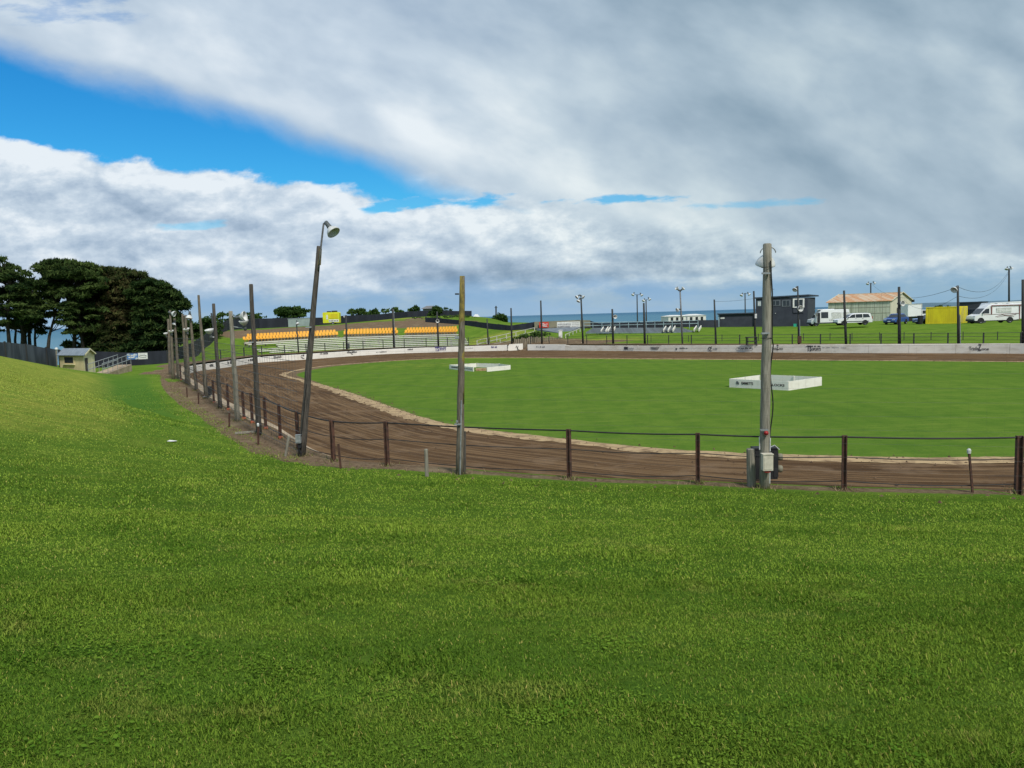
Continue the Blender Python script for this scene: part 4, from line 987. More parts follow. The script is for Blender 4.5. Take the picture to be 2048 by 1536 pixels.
while x < .58: ww = rg.uniform(.02, .045); b.box(a+V(w*(x+ww/2), -.035, h*.56), (w*ww*.75, .01, h*.26)); x += ww+.006
for z in (.78, .5, .2):
    x = .64
    while x < .96: ww = rg.uniform(.015, .03); b.box(a+V(w*(x+ww/2), -.035, h*z), (w*ww*.7, .01, h*.1)); x += ww+.006
b.build('lettering', MT['textg'], rt)
# banners on the dark fence left
rt, a, w, h = sign(277, 295.5, 706, 718.5, 84.0, 'banner', 'white banner with grey swoosh hanging on the dark fence left of the poles', 'whitepaint', 'banner')
b = MB(); b.tube([a+V(w*.1, -.04, h*.45), a+V(w*.35, -.04, h*.65), a+V(w*.7, -.04, h*.68), a+V(w*.92, -.04, h*.5)], .03, 5); b.tube([a+V(w*.15, -.04, h*.25), a+V(w*.85, -.04, h*.3)], .02, 5); b.build('emblem', MT['textg'], rt)
rt, a, w, h = sign(254.5, 276, 707.5, 719, 84.0, 'banner', 'blue and white banner hanging on the dark fence left of the white one', 'bluesign', 'banner')
b = MB(); b.box(a+V(w*.45, -.035, h*.7), (w*.6, .01, h*.12)); b.box(a+V(w*.4, -.035, h*.35), (w*.5, .01, h*.2)); b.build('lettering', MT['whitepaint'], rt)
rt, a, w, h = sign(1587, 1600, 647.5, 653.5, 82.5, 'sign', 'small green board on the wire in front of the tall charcoal building', 'greensign')
b = MB(); b.box(a+V(w*.55, -.035, h*.5), (w*.3, .01, h*.25)); b.build('lettering', MT['bluebench'], rt)

# ------------------------------------------------------------------ buildings
def para(FL, FR, BR, ztop, mt, root, name='walls', zb=None):
    BL = FL+(BR-FR); z0 = (zb if zb is not None else min(FL.z, FR.z, BR.z))-.4
    b = MB(); b.poly([V(q.x, q.y, z0) for q in (FL, FR, BR, BL)], V(0, 0, ztop-z0)); b.build(name, mt, root); return BL
def facebox(b, FL, FR, x0, x1, z0, z1, proud=.03, dep=.06):   # box on a facade by fractions along and heights
    d = FR-FL; d.z = 0; L = d.length; d.normalize(); n = V(d.y, -d.x, 0); c = FL+d*(L*(x0+x1)/2); b.box(V(c.x, c.y, (z0+z1)/2)+n*(proud-dep/2+.0), (L*(x1-x0), dep, z1-z0), d)
# tall charcoal control building
FL, FR, BR = aty(1511.5, 652, 124), aty(1614, 652, 123), aty(1630, 651, 127)
zt = zat(1614, 594.5, FR); root = empty('control_building', (FL+FR)/2, 'two storey charcoal building with a row of upper windows and flat roof', 'building')
BL = para(FL, FR, BR, zt, MT['charcoal'], root)
b = MB(); n_ = (FL-BL).normalized()*.25; e = (FR-FL).normalized(); b.poly([FL-e*.25+n_+V(0, 0, zt-FL.z), FR+e*.3+n_+V(0, 0, zt-FR.z+.25), BR+e*.5-n_+V(0, 0, zt-BR.z+.15), BL-e*.25-n_+V(0, 0, zt-BL.z)], V(0, 0, .22)); b.build('roof', MT['roofdark'], root)
Lf = 102.5
def wn(px0, px1, py0, py1, frame, glass='glass', off=0.0):
    x0, x1 = (px0-1511.5)/Lf, (px1-1511.5)/Lf; z0, z1 = zat(px0, py1, FL), zat(px0, py0, FL)
    b = MB(); facebox(b, FL, FR, x0, x1, z0, z1, .05+off); f = b.build('window', MT[frame], root)
    b = MB(); k = .14*(x1-x0); kz = .12*(z1-z0); xm = (x0+x1)/2
    facebox(b, FL, FR, x0+k, xm-k*.3, z0+kz, z1-kz, .06+off, .02); facebox(b, FL, FR, xm+k*.3, x1-k, z0+kz, z1-kz, .06+off, .02); b.build('pane', MT[glass], f)
wn(1515, 1522, 602, 612.5, 'bluebench', 'lens'); wn(1541, 1561, 600.5, 612, 'winframe'); wn(1563.5, 1581, 600, 613.5, 'winframe'); wn(1585, 1608, 597.5, 615.5, 'whitepaint', off=.12)
b = MB(); facebox(b, FL, FR, (1586-1511.5)/Lf, (1607-1511.5)/Lf, zat(1590, 625.5, FL), zat(1590, 617, FL), .12, .2); b.build('ledge', MT['charside'], root)
b = MB(); facebox(b, FL, FR, (1550-1511.5)/Lf, (1551.5-1511.5)/Lf, zat(1550, 627.5, FL), zat(1550, 626, FL), .1, .1); b.build('lamp', MT['lampw'], root)
b = MB(); q = FL.lerp(FR, .34); b.tube([V(q.x, q.y+.5, zt), V(q.x, q.y+.5, zt+1.4)], .05, 5); b.tube([V(q.x-.3, q.y+.5, zt+1.4), V(q.x+.35, q.y+.5, zt+1.5)], .03, 5); b.build('aerial', MT['lampd'], root)
b = MB(); d = BR-FR; q = FR.lerp(BR, .2); 
for fz in (.0,): facebox(b, FR, BR, .06, .9, FR.z+.1, zt-.3, .02, .02)
b.build('side_cladding', MT['charside'], root)
# low charcoal building
FL2, FR2, BR2 = aty(1436.5, 654, 125), aty(1511, 654, 124.6), aty(1512, 651, 129.5); zt2 = zat(1436, 629, FL2)
root = empty('low_building', (FL2+FR2)/2, 'low flat charcoal building attached to the left of the two storey one', 'building')
BL2 = para(FL2, FR2, BR2, zt2, MT['charcoal'], root)
b = MB(); b.poly([V(q.x, q.y, zt2) for q in (FL2+V(-.3, -.3, 0), FR2+V(-.15, -.3, 0), BR2+V(-.15, .2, 0), BL2+V(-.3, .2, 0))], V(0, 0, .16)); b.build('roof', MT['roofdark'], root)
b = MB(); facebox(b, FL2, FR2, .0, .03, FL2.z, zt2-.1, .04, .06); b.build('downpipe', MT['bluebench'], root)
b = MB(); facebox(b, FL2, FR2, .06, .17, zt2-.75, zt2-.5, .05, .04); b.build('nameplate', MT['lampw'], root)
# rusty roofed shed
FL3, FR3, BR3 = aty(1656, 648, 143), aty(1780, 641, 138), aty(1822, 641, 148); zt3 = zat(1780, 601.5, FR3)
root = empty('storage_shed', (FL3+FR3)/2, 'large green clad shed with rust streaked orange gable roof', 'shed')
BL3 = para(FL3, FR3, BR3, zt3, MT['barnwall'], root)
rz = zat(1797, 585.5, (FR3+BR3)/2)
m0 = (FR3+BR3)/2; m1 = (FL3+BL3)/2
b = MB(); nn = (FR3-FL3).normalized()
b.poly([V(FR3.x, FR3.y, zt3-3.9), V(BR3.x, BR3.y, zt3-3.9), V(BR3.x, BR3.y, zt3), V(m0.x, m0.y, rz-.04), V(FR3.x, FR3.y, zt3)], nn*.06); b.build('gable_wall', MT['barngable'], root)
for o_, i_ in ((FL3, FR3), (BL3, BR3)):
    b = MB(); out = (FL3-BL3).normalized()*(.25 if o_ is FL3 else -.25); A = V(o_.x, o_.y, zt3-.06)+out-nn*.3; B = V(i_.x, i_.y, zt3-.06)+out+nn*.3; Cc = V(m0.x, m0.y, rz)+nn*.3; Dd = V(m1.x, m1.y, rz)-nn*.3
    L = (B-A).length; b.poly([A, B, Cc, Dd], V(0, 0, .06)); 
    k = 0
    while k < L:                                       # roofing ribs
        t = k/L; b.bar(A.lerp(B, t)+V(0, 0, .08), Dd.lerp(Cc, t)+V(0, 0, .08), .05, .05); k += .75
    b.build('roof_sheet', MT['rustroof'], root)
b = MB(); b.bar(V(m0.x, m0.y, rz+.1)+nn*.35, V(m1.x, m1.y, rz+.1)-nn*.35, .3, .08)
for q, q2 in ((FR3, m0), (BR3, m0), (FL3, m1)):
    s_ = nn*.33 if q is not FL3 else -nn*.33; b.bar(V(q.x, q.y, zt3+.05)+s_, V(q2.x, q2.y, rz+.12)+s_, .08, .16)
b.build('roof_trim', MT['barngable'], root)
b = MB()
for t in (.12, .25, .38, .5, .62, .75, .88): facebox(b, FL3, FR3, t, t+.004, FL3.z-.2, zt3-.1, .03, .04)
for zz in (.45, .72): facebox(b, FL3, FR3, 0, 1, FL3.z+(zt3-FL3.z)*zz, FL3.z+(zt3-FL3.z)*zz+.06, .026, .04)
b.build('battens', MT['wood_pale'], root)
b = MB(); facebox(b, FR3, BR3, .28, .48, FR3.z, FR3.z+2.3, .1, .06); b.build('door', MT['wood_dark'], root)
b = MB(); e = BR3; b.box(V(e.x, e.y, zt3-.1)+nn*.3, (.3, .5, .5)); b.build('gutter_end', MT['black'], root)
# far right dark block building
A1, B1, B2 = aty(1918, 640, 135), aty(1960, 640, 133), aty(1975, 640, 140)
root = empty('block_building', (A1+B1)/2, 'dark grey flat building behind the yellow container and motorhome', 'building')
z1 = zat(1930, 605.5, A1); para(A1, B1, B2, z1, MT['charside'], root); b = MB(); q = MB(); b.poly([V(p.x, p.y, z1) for p in (A1+V(-.2, -.2, 0), B1+V(.2, -.2, 0), B2+V(.2, .2, 0), A1+(B2-B1)+V(-.2, .2, 0))], V(0, 0, .15)); b.build('roof', MT['roofdark'], root)
b = MB(); facebox(b, A1, B1, .0, 1.0, z1-2.4, z1-1.6, .05, .06); b.build('cladding_band', MT['stripe'], root)
A1, B1, B2 = aty(1932, 646, 112), aty(1965, 646, 110), aty(1972, 646, 114)
root = empty('low_fence_wall', (A1+B1)/2, 'navy screen wall between the yellow container and the motorhome', 'wall'); para(A1, B1, B2, zat(1950, 618, A1), MT['charcoal'], root); 
# cream ticket shed on the left
FL4, FR4, BR4 = aty(121, 742, 68), aty(169, 742, 66), aty(190.5, 740, 68.5)
FL4.z = FR4.z = BR4.z = TZ(FR4.x, FR4.y); zt4 = zat(165, 709, FR4)
root = empty('ticket_shed', (FL4+FR4)/2, 'small cream wooden shed with grey gable roof and dark window in front of the pines', 'shed')
BL4 = para(FL4, FR4, BR4, zt4, MT['shedshade'], root)
m0 = (FR4+BR4)/2; m1 = (FL4+BL4)/2; rz = zat(180, 698.5, m0); nn = (FR4-FL4).normalized()
b = MB(); b.poly([V(FR4.x, FR4.y, FR4.z-.2), V(BR4.x, BR4.y, FR4.z-.2), V(BR4.x, BR4.y, zt4), V(m0.x, m0.y, rz), V(FR4.x, FR4.y, zt4)], nn*.04); b.build('end_wall', MT['shedwall'], root)
for o_, i_ in ((FL4, FR4), (BL4, BR4)):
    b = MB(); out = (FL4-BL4).normalized()*(.28 if o_ is FL4 else -.28); dz = -.2; A = V(o_.x, o_.y, zt4+dz*.5)+out-nn*.25; B = V(i_.x, i_.y, zt4+dz*.5)+out+nn*.3; b.poly([A, B, V(m0.x, m0.y, rz+.05)+nn*.3, V(m1.x, m1.y, rz+.05)-nn*.25], V(0, 0, .05)); b.build('roof_sheet', MT['shedroof'], root)
b = MB(); facebox(b, FL4, FR4, .18, .62, FL4.z+.85, FL4.z+1.5, .03, .05); f = b.build('window', MT['shedshade'], root); b = MB(); facebox(b, FL4, FR4, .22, .58, FL4.z+.92, FL4.z+1.44, .04, .03); b.build('pane', MT['glass'], f)
b = MB(); facebox(b, FL4, FR4, .16, .64, FL4.z+.76, FL4.z+.83, .14, .18); b.build('counter', MT['shedwall'], root)
b = MB(); facebox(b, FR4, BR4, .06, .3, FR4.z, FR4.z+1.35, .07, .04); b.build('door', MT['wood_dark'], root)
b = MB()
for e_ in (FR4, BR4): b.bar(V(e_.x, e_.y, zt4-.04)+nn*.31, V(m0.x, m0.y, rz+.03)+nn*.31, .03, .12)
b.build('barge_board', MT['shedwall'], root)
# white globe post lamp near the fence corner
p = aty(113, 740, 70.5); p.z = TZ(p.x, p.y); root = empty('lamp_post', p, 'pale fence corner post with a white globe on top, left of the cream shed', 'lamp post'); t = aty(113, 701, 70.5)
b = MB(); b.tube([p, t], .09, 8); b.build('post', MT['wood_pale'], root); b = MB(); b.lathe([(.001, -.16), (.11, -.11), (.16, 0), (.11, .11), (.001, .16)], t+V(0, 0, .14), (0, 0, 1), 12); b.build('globe', MT['lampw'], root, smooth=True)
# ramp with handrail right of the shed
a0, a1 = aty(207, 746, 62), aty(264, 738, 69); a0.z = TZ(a0.x, a0.y); a1.z = TZ(a1.x, a1.y)
root = empty('access_ramp', (a0+a1)/2, 'pale concrete ramp with grey pipe handrails right of the cream shed', 'ramp'); d = (a1-a0); d.z = 0; L = d.length; d.normalize(); nn = V(-d.y, d.x, 0)
b = MB(); b.poly([a0+V(0, 0, -.1), a1+V(0, 0, -.1), a1+V(0, 0, .62), a0+V(0, 0, .12)], nn*1.2); b.build('ramp_slab', MT['concrete'], root)
for s_ in (0.05, 1.15):
    b = MB()
    for k in range(7): q = a0.lerp(a1, k/6)+nn*s_; b.tube([q+V(0, 0, .1), q+V(0, 0, 1.05+.5*k/6)], .02, 6)
    for h in (1.05, .6): b.tube([a0+nn*s_+V(0, 0, h), a1+nn*s_+V(0, 0, h+.5)], .03, 6)
    b.build('handrail', MT['galv'], root)
# grey container and panel on the bank
def container(FL, FR, BR, ztop, mt, name, label, doors=True, cat='container'):
    root = empty(name, (FL+FR)/2, label, cat); BL = FL+(BR-FR); z0 = min(FL.z, FR.z)+.02
    b = MB(); b.poly([V(q.x, q.y, z0) for q in (FL, FR, BR, BL)], V(0, 0, ztop-z0)); d = FR-FL; d.z = 0; L = d.length; k = .12
    while k < L-.12: facebox(b, FL, FR, k/L, (k+.1)/L, z0+.18, ztop-.14, .03, .04); k += .24
    b.build('body', mt, root)
    b = MB(); facebox(b, FL, FR, 0, 1, z0, z0+.16, .05, .06); facebox(b, FL, FR, 0, 1, ztop-.12, ztop, .05, .06)
    for t in (0, 1-.1/L*1): facebox(b, FL, FR, t, t+.1/L, z0+.16, ztop-.12, .05, .06)
    b.build('frame', mt, root)
    if doors:
        e = BR-FR; Le = e.length
        if Le > .5:
            b = MB(); facebox(b, FR, BR, .04, .49, z0+.15, ztop-.12, .04, .05); facebox(b, FR, BR, .51, .96, z0+.15, ztop-.12, .04, .05); dd = b.build('door', mt, root)
            b = MB()
            for t in (.2, .36, .62, .8): facebox(b, FR, BR, t, t+.02, z0+.2, ztop-.15, .07, .03)
            b.build('lock_bar', MT['galv'], dd)
    return root
cr = container(aty(556, 656.5, 146), aty(622, 655, 146), aty(624, 654, 149), zat(556, 638, aty(556, 656.5, 146)), MT['contgrey'], 'shipping_container', 'long grey green shipping container on the bank left of the yellow trailer')
b = MB(); b.box(aty(564, 642, 145.9), (.9, .02, .16)); b.build('lettering', MT['whitepaint'], cr)
container(aty(537, 656.8, 145), aty(549, 656.3, 145), aty(550, 656, 148), zat(537, 642, aty(537, 656.8, 145)), MT['contside'], 'site_cabin', 'narrow grey cabin standing left of the long grey green container', False, 'cabin')
container(aty(1851, 648, 108), aty(1919, 647, 106), aty(1934.5, 646.5, 108.6), zat(1851, 614.5, aty(1851, 648, 108)), MT['yellow'], 'shipping_container', 'bright yellow shipping container with doors at its right end')
# house on the hill, white houses
def house(px0, px1, pyb, pye, pyr, Y, wall, roof, label, depth=7):
    a, c = aty(px0, pyb, Y), aty(px1, pyb, Y); ze, zr = zat(px0, pye, a), zat(px0, pyr, a); root = empty('house', (a+c)/2, label, 'house')
    b = MB(); b.box(V((a.x+c.x)/2, Y+depth/2, (a.z-2+ze)/2), (c.x-a.x, depth, ze-a.z+2)); b.build('walls', MT[wall], root)
    b = MB(); ov = .5 if 'roofed' in label or 'gabled' in label else .15; x0, x1 = a.x-ov, c.x+ov; y0, y1 = Y-ov, Y+depth+ov; i = min((x1-x0)*.28, depth*.5); ym = (y0+y1)/2
    b.add([(x0, y0, ze), (x1, y0, ze), (x1, y1, ze), (x0, y1, ze), (x0+i, ym, zr), (x1-i, ym, zr)], [(0, 1, 5, 4), (1, 2, 5), (2, 3, 4, 5), (3, 0, 4), (3, 2, 1, 0)]); b.build('roof', MT[roof], root)
    for t in (.2, .5, .78):
        b = MB(); b.box(V(a.x+(c.x-a.x)*t, Y-.02, (a.z+ze)/2+.2), ((c.x-a.x)*.13, .06, (ze-a.z)*.45)); b.build('window', MT['glass'], root)
house(846, 868, 622, 617.5, 611.5, 172, 'slate', 'slate', 'grey hip roofed house on top of the hill above the black fence')
house(947, 957, 641, 634, 628.5, 190, 'stone', 'stone', 'white house with pale roof just right of the hilltop fence end')
house(958, 972, 646, 640, 635.5, 185, 'stone', 'slate', 'white gabled house lower down between hill and utility pole')
house(976, 986, 649, 643, 639.5, 185, 'stone', 'slate', 'small white house tucked left of the dark round tree')
house(1011, 1022, 651, 648.5, 646.5, 190, 'stone', 'stone', 'low white shed beyond the fence right of the dark round tree')
house(1337, 1372, 648, 633, 630.5, 160, 'stone', 'stone', 'pale low building beyond the black fence behind the bleachers', 8)
house(1375, 1412, 648, 631.5, 628.5, 165, 'stone', 'stone', 'second pale building beyond the fence, nearer to the charcoal buildings', 8)

# ------------------------------------------------------------------ grandstand
def rowline(r, z=False):                               # r 0..6 bottom to top
    t = r/6; px = [539*(1-t)+490*t, 740, 940*(1-t)+928*t]; py = [704*(1-t)+685.5*t, 694.5*(1-t)+673.3*t, 690.5*(1-t)+668.5*t]; Y = [107*(1-t)+113*t, 114*(1-t)+120.5*t, 111*(1-t)+118*t]
    return px, py, Y
def rowpts(r, x0, x1, n=26, dpx=0):
    px, py, Y = rowline(r); out = []
    for k in range(n+1):
        x = x0+(x1-x0)*k/n; q = lambda v: float(np.polyval(np.polyfit(px, v, 2), x))
        out.append(aty(x, q(py), q(Y)))
    return out
ords = ['bottom', 'second', 'third', 'fourth', 'fifth', 'sixth', 'top']
lefts = [541, 519, 512, 556, 553, 497, 490]
for r in range(7):
    P = rowpts(r, lefts[r], 938-r*2)
    root = empty('bench_row', P[13], '%s of the seven long white bench rows below the orange seats%s' % (ords[r], ', counted from the track' if 0 < r < 6 else ''), 'bench', 'white bench rows of the grandstand')
    b = MB()
    for i in range(len(P)-1):
        d = (P[i+1]-P[i]); d.z = 0; d.normalize(); n = V(-d.y, d.x, 0)
        b.add([P[i]+V(0, 0, 0), P[i+1], P[i+1]+n*.34, P[i]+n*.34, P[i]+V(0, 0, -.12), P[i+1]+V(0, 0, -.12), P[i+1]+n*.34+V(0, 0, -.12), P[i]+n*.34+V(0, 0, -.12)], [(0, 1, 2, 3), (4, 7, 6, 5), (0, 4, 5, 1), (3, 2, 6, 7), (0, 3, 7, 4), (1, 5, 6, 2)])
    b.build('seat_board', MT['whitebench'], root)
    for i in range(0, len(P), 2):
        b = MB(); z = TZ(P[i].x, P[i].y); h = P[i].z-.13-z+.3
        b.box(V(P[i].x, P[i].y+.2, P[i].z-.13-h/2), (.1, .3, max(.2, h))); b.build('support', MT['wood_dark'], root)
# orange seats
sm = MB()
prof = [(-.02, .0), (.20, -.03), (.40, .0)]
sm.poly([V(-.2, 0, .38), V(.2, 0, .38), V(.2, .38, .35), V(-.2, .38, .35)], V(0, 0, .05))
sm.poly([V(-.2, .36, .36), V(.2, .36, .36), V(.19, .44, .76), V(.12, .45, .82), V(-.12, .45, .82), V(-.19, .44, .76)], V(0, .04, 0))
sm.poly([V(-.2, 0, .30), V(.2, 0, .30), V(.2, 0, .40), V(-.2, 0, .40)], V(0, -.03, 0))
sm.box((0, .2, .18), (.08, .08, .36))
seat0 = sm.build('stadium_seat', MT['seat']); first = True
blocks = [('left', [(488, 676.5, 684), (677, 665.5, 673)], [(496, 671, 678), (672, 661.5, 669)]), ('middle', [(687, 664, 672), (796, 661.5, 670)], [(689, 660.5, 668), (793, 657.5, 665)]), ('right', [(808, 662, 669.5), (914, 659.5, 667.5)], [(812, 658, 665), (912, 655.5, 662.5)])]
for bn, lo_, up_ in blocks:
    for rn, L in (('lower', lo_), ('upper', up_)):
        off = 6.9 if rn == 'lower' else 8.1
        t = off/6; pxs, pys, Ys = rowline(6); Yf = np.polyfit(pxs, [y+(1.2 if rn == 'lower' else 2.3) for y in Ys], 2)
        (x0, t0, b0), (x1, t1, b1) = L
        Yv = lambda x: float(np.polyval(Yf, x))
        A = aty(x0, b0, Yv(x0)); B = aty(x1, b1, Yv(x1)); n = max(3, round((B-A).length/.50))
        for k in range(n):
            x = x0+(x1-x0)*(k+.5)/n; p = aty(x, b0+(b1-b0)*(k+.5)/n, Yv(x)); q = aty(x+2, b0, Yv(x+2)); p_ = aty(x, b0, Yv(x))
            s = seat0 if first else seat0.copy()
            if not first: C.objects.link(s)
            first = False; s.location = p-V(0, 0, .02); s.rotation_euler = (0, 0, math.atan2(q.y-p_.y, q.x-p_.x)); s.scale = (1.05, 1.05, 1.0)
            tag(s, 'orange plastic seat in the %s row of the %s block on the grandstand' % (rn, bn), 'seat', 'orange seats in the %s row of the %s block' % (rn, bn))
# earth step under the seats
for bn, lo_, up_ in blocks:
    pxs, pys, Ys = rowline(6)
    for L, dy in ((lo_, 1.2), (up_, 2.3)):
        Yf = np.polyfit(pxs, [y+dy for y in Ys], 2); (x0, t0, b0), (x1, t1, b1) = L; P = []
        for k in range(9):
            x = x0+(x1-x0)*k/8; P.append(aty(x, b0+(b1-b0)*k/8, float(np.polyval(Yf, x))))
        b = MB()
        for i in range(8): 
            n = V(0, 1, 0); b.add([P[i]-n*.1, P[i+1]-n*.1, P[i+1]+n*1.0, P[i]+n*1.0]+[q-V(0, 0, 1.0) for q in (P[i]-n*.1, P[i+1]-n*.1, P[i+1]+n*1.0, P[i]+n*1.0)], [(0, 1, 2, 3), (0, 4, 5, 1), (1, 5, 6, 2), (3, 2, 6, 7), (0, 3, 7, 4), (4, 7, 6, 5)])
        o = b.build('concrete_step', MT['hoard'], loc=P[4]); tag(o, 'long low step carrying the %s row of the %s orange seat block' % ('lower' if dy < 2 else 'upper', bn), 'step')
# stairs rails near the gateway
def stair_rail(A, B, label, nposts=5, second=None):
    a = aty(*A); c = aty(*B); root = empty('stair_rail', V(a.x, a.y, TZ(a.x, a.y)), label, 'handrail'); b = MB(); b.tube([a, c], .045, 7); b.build('handrail', MT['railp'], root)
    for k in range(nposts):
        q = a.lerp(c, k/(nposts-1)); z = TZ(q.x, q.y); b = MB(); b.box(V(q.x, q.y, (q.z+max(z, q.z-1.0))/2), (.13, .10, q.z-max(z, q.z-1.0))); b.build('post', MT['railp'], root)
    b = MB(); b.tube([a-V(0, 0, .55), c-V(0, 0, .55)], .035, 6); b.build('lower_rail', MT['railp'], root)
stair_rail((954, 681, 108), (1069, 655.5, 113), 'long white stair handrail climbing from the benches to the khaki hoarding', 7)
stair_rail((956, 687.5, 106.5), (1022, 673, 109), 'shorter white handrail in front of the long stair rail', 4)
stair_rail((1131, 669, 108), (1160, 656.5, 113), 'white handrail climbing to the right end of the white sign', 5)
root = empty('pedestal', aty(1121, 672, 108), 'white square pedestal at the foot of the ramp', 'pedestal'); b = MB(); q = aty(1121, 672, 108); b.box(q+V(0, 0, .3), (.5, .4, 1.0)); b.box(q+V(0, 0, .83), (.6, .5, .08)); b.build('block', MT['whitepaint'], root)
a, c = aty(1088, 668, 112), aty(1152, 666, 113); root = empty('paved_ramp', (a+c)/2, 'grey sloping surface below the red and white signs', 'ramp')
b = MB(); z1 = zat(1090, 658, a); b.add([a+V(-1, 3.5, z1-a.z), c+V(1, 3.5, z1-c.z+.1), c+V(-1.5, 0, .05), a+V(2.5, 0, .05), a+V(-1, 3.5, -1), c+V(1, 3.5, -1), c+V(-1.5, 0, -1), a+V(2.5, 0, -1)], [(0, 3, 2, 1), (4, 5, 6, 7), (3, 7, 6, 2), (0, 4, 7, 3), (1, 2, 6, 5), (0, 1, 5, 4)]); b.build('slab', MT['greydeck'], root)
# timber retaining terraces behind the gateway
for k, (x0, x1, yb, yt, Y) in enumerate(((1028, 1064, 690, 676, 105.5), (1062, 1100, 688, 674, 106.5), (1098, 1128, 684, 672, 107.5))):
    a, c = aty(x0, yb, Y), aty(x1, yb, Y+.3); zt_ = zat(x0, yt, a); root = empty('timber_wall', (a+c)/2, ['split timber retaining wall left of the gateway opening', 'middle length of split timber retaining wall behind the gateway', 'right end of the split timber retaining wall under the ramp'][k], 'retaining wall'); n = int((c-a).length/.24)
    b = MB()
    for i in range(n): q = a.lerp(c, (i+.5)/n); h = zt_-q.z+random.uniform(-.2, .1)-k*.12*(i/n); b.tube([q-V(0, 0, .4), q+V(0, 0, h)], .11, 6)
    b.build('palings', MT['timberret'], root)
# pale blue bleachers
for k in range(5):
    x0, x1 = 1172+k*3, 1392-k*6; yb = 667-k*2.0; Yd = 109+k*1.1; P = [aty(x0+(x1-x0)*i/20, yb-(x0+(x1-x0)*i/20-1172)*.0042, Yd+(i/20)*1.5) for i in range(21)]
    root = empty('bleacher_bench', P[10], '%s pale blue bleacher bench in front of the black fence' % ['lowest', 'second lowest', 'middle', 'second highest', 'highest'][k], 'bench', 'pale blue bleacher benches'); b = MB()
    for i in range(20): b.bar(P[i]+V(0, 0, .05), P[i+1]+V(0, 0, .05), .3, .05)
    b.build('seat_board', MT['bluebench'], root); b = MB()
    for i in range(20): b.bar(P[i]+V(0, .2, .16), P[i+1]+V(0, .2, .16), .05, .14)
    b.build('riser', MT['greydeck'], root); b = MB()
    for i in range(0, 21, 2): b.box(P[i]-V(0, 0, .25), (.06, .25, .55))
    b.build('frame', MT['charside'], root)
a, c = aty(1168, 657.5, 114.8), aty(1396, 652.5, 118); root = empty('guard_fence', (a+c)/2, 'pale blue guard rail along the back of the bleachers', 'railing'); 
for h in (.9, .45): b = MB(); b.tube([a+V(0, 0, h), c+V(0, 0, h)], .06, 6); b.build('rail', MT['bluebench'], root)
for k in range(14): q = a.lerp(c, k/13); b = MB(); b.box(q+V(0, 0, .3), (.10, .08, 1.25)); b.build('post', MT['bluebench'], root)
for k, (x, l) in enumerate(((1202, 'leftmost white stair stringer on the bleachers'), (1216, 'white stair stringer on the bleachers just left of the globe lamp pole'), (1327, 'white stair stringer on the bleachers left of the grey light pole'), (1336, 'white stair stringer right beside the grey light pole'), (1388, 'rightmost white stair stringer at the end of the bleachers'))):
    a = aty(x, 663-(x-1200)*.012, 109.5); c = aty(x+5, 655.5-(x-1200)*.012, 113); root = empty('stair', a, l, 'stairs', 'white stairs on the bleachers'); b = MB(); b.bar(a, c, .12, .35); b.bar(a+V(.7, 0, 0), c+V(.7, 0, 0), .12, .35); b.build('stringer', MT['whitebench'], root); b = MB()
    for j in range(5): q = a.lerp(c, (j+.5)/5); b.box(q+V(.35, 0, 0), (.6, .3, .05))
    b.build('tread', MT['greydeck'], root)
q = aty(1503, 686, 83.5); q.z = TZ(q.x, q.y); root = empty('cable_reel_stand', q, 'low dark frame stand on the grass left of the big grey pole', 'stand'); b = MB()
for i in (-.5, .5):
    for j in (-.25, .25): b.box(q+V(i, j, .42), (.1, .1, .9))
b.build('leg', MT['wood_far'], root); b = MB(); b.box(q+V(0, 0, .88), (1.2, .7, .07)); b.box(q+V(0, 0, .4), (1.1, .6, .07)); b.build('shelf', MT['wood_far'], root)

# ------------------------------------------------------------------ infield marker boxes
def boards(name, label, segs, H, notes=None):
    mid = sum((Vector(s[0]) for s in segs), V(0, 0, 0))/len(segs); root = empty(name, (mid.x, mid.y, 0), label, 'barrier'); 
    for a, c in segs:
        a = Vector(a); c = Vector(c); d = (c-a); L = d.length; d.normalize(); n = V(-d.y, d.x, 0); b = MB(); k = max(1, round(L/2.2))
        for i in range(k):
            b.box(a+d*(L*(i+.5)/k)+V(0, 0, H/2), (L/k-.015, .045, H), d)
        b.build('board', MT['wallw'], root)
        for i in range(k+1): b = MB(); b.box(a+d*min(max(L*i/k, .06), L-.06)+V(0, 0, H/2+.008)+n*.045, (.07, .05, H+.016), d); b.build('stake', MT['whitebench'], root)
    return root
A = atz(1459, 774.5, 0); B = atz(1577, 781, 0); Cc = atz(1643, 771, 0); Dd = A+(Cc-B); Hb = zat(1577, 763, B)
e1 = Dd.lerp(A, .12); e2 = Dd.lerp(Cc, .08)
rb_ = boards('board_enclosure', 'white open square of low boards with black lettering on the infield behind the big pole', [(A, B), (B, Cc), (Cc, e2), (e1, A)], Hb)
d = (B-A).normalized(); nb = V(d.y, -d.x, 0)
L = (B-A).length
def btext(s, f0, f1, z, h, root, A=A, d=d, L=L, nb=nb, off=.03):
    o_ = A+d*(L*f0)+nb*.032+V(0, 0, z); t = text_mesh(s, 1.0, o_, d, (0, 0, 1), MT['text'], root, offset=off); loc = np.array(o_-root_loc(root)); co = np.array([v.co for v in t.data.vertices])-loc; a = co@np.array(d); sc_ = L*(f1-f0)/a.max()
    for v, c, aa in zip(t.data.vertices, co, a): v.co = Vector(loc+np.array(d)*aa*sc_+np.array([0, 0, c[2]*h/.72])+np.array(nb)*.006)
btext('EMMETTS', .215, .42, Hb*.42, Hb*.30, rb_); btext('BLOCKS', .70, .94, Hb*.42, Hb*.26, rb_)
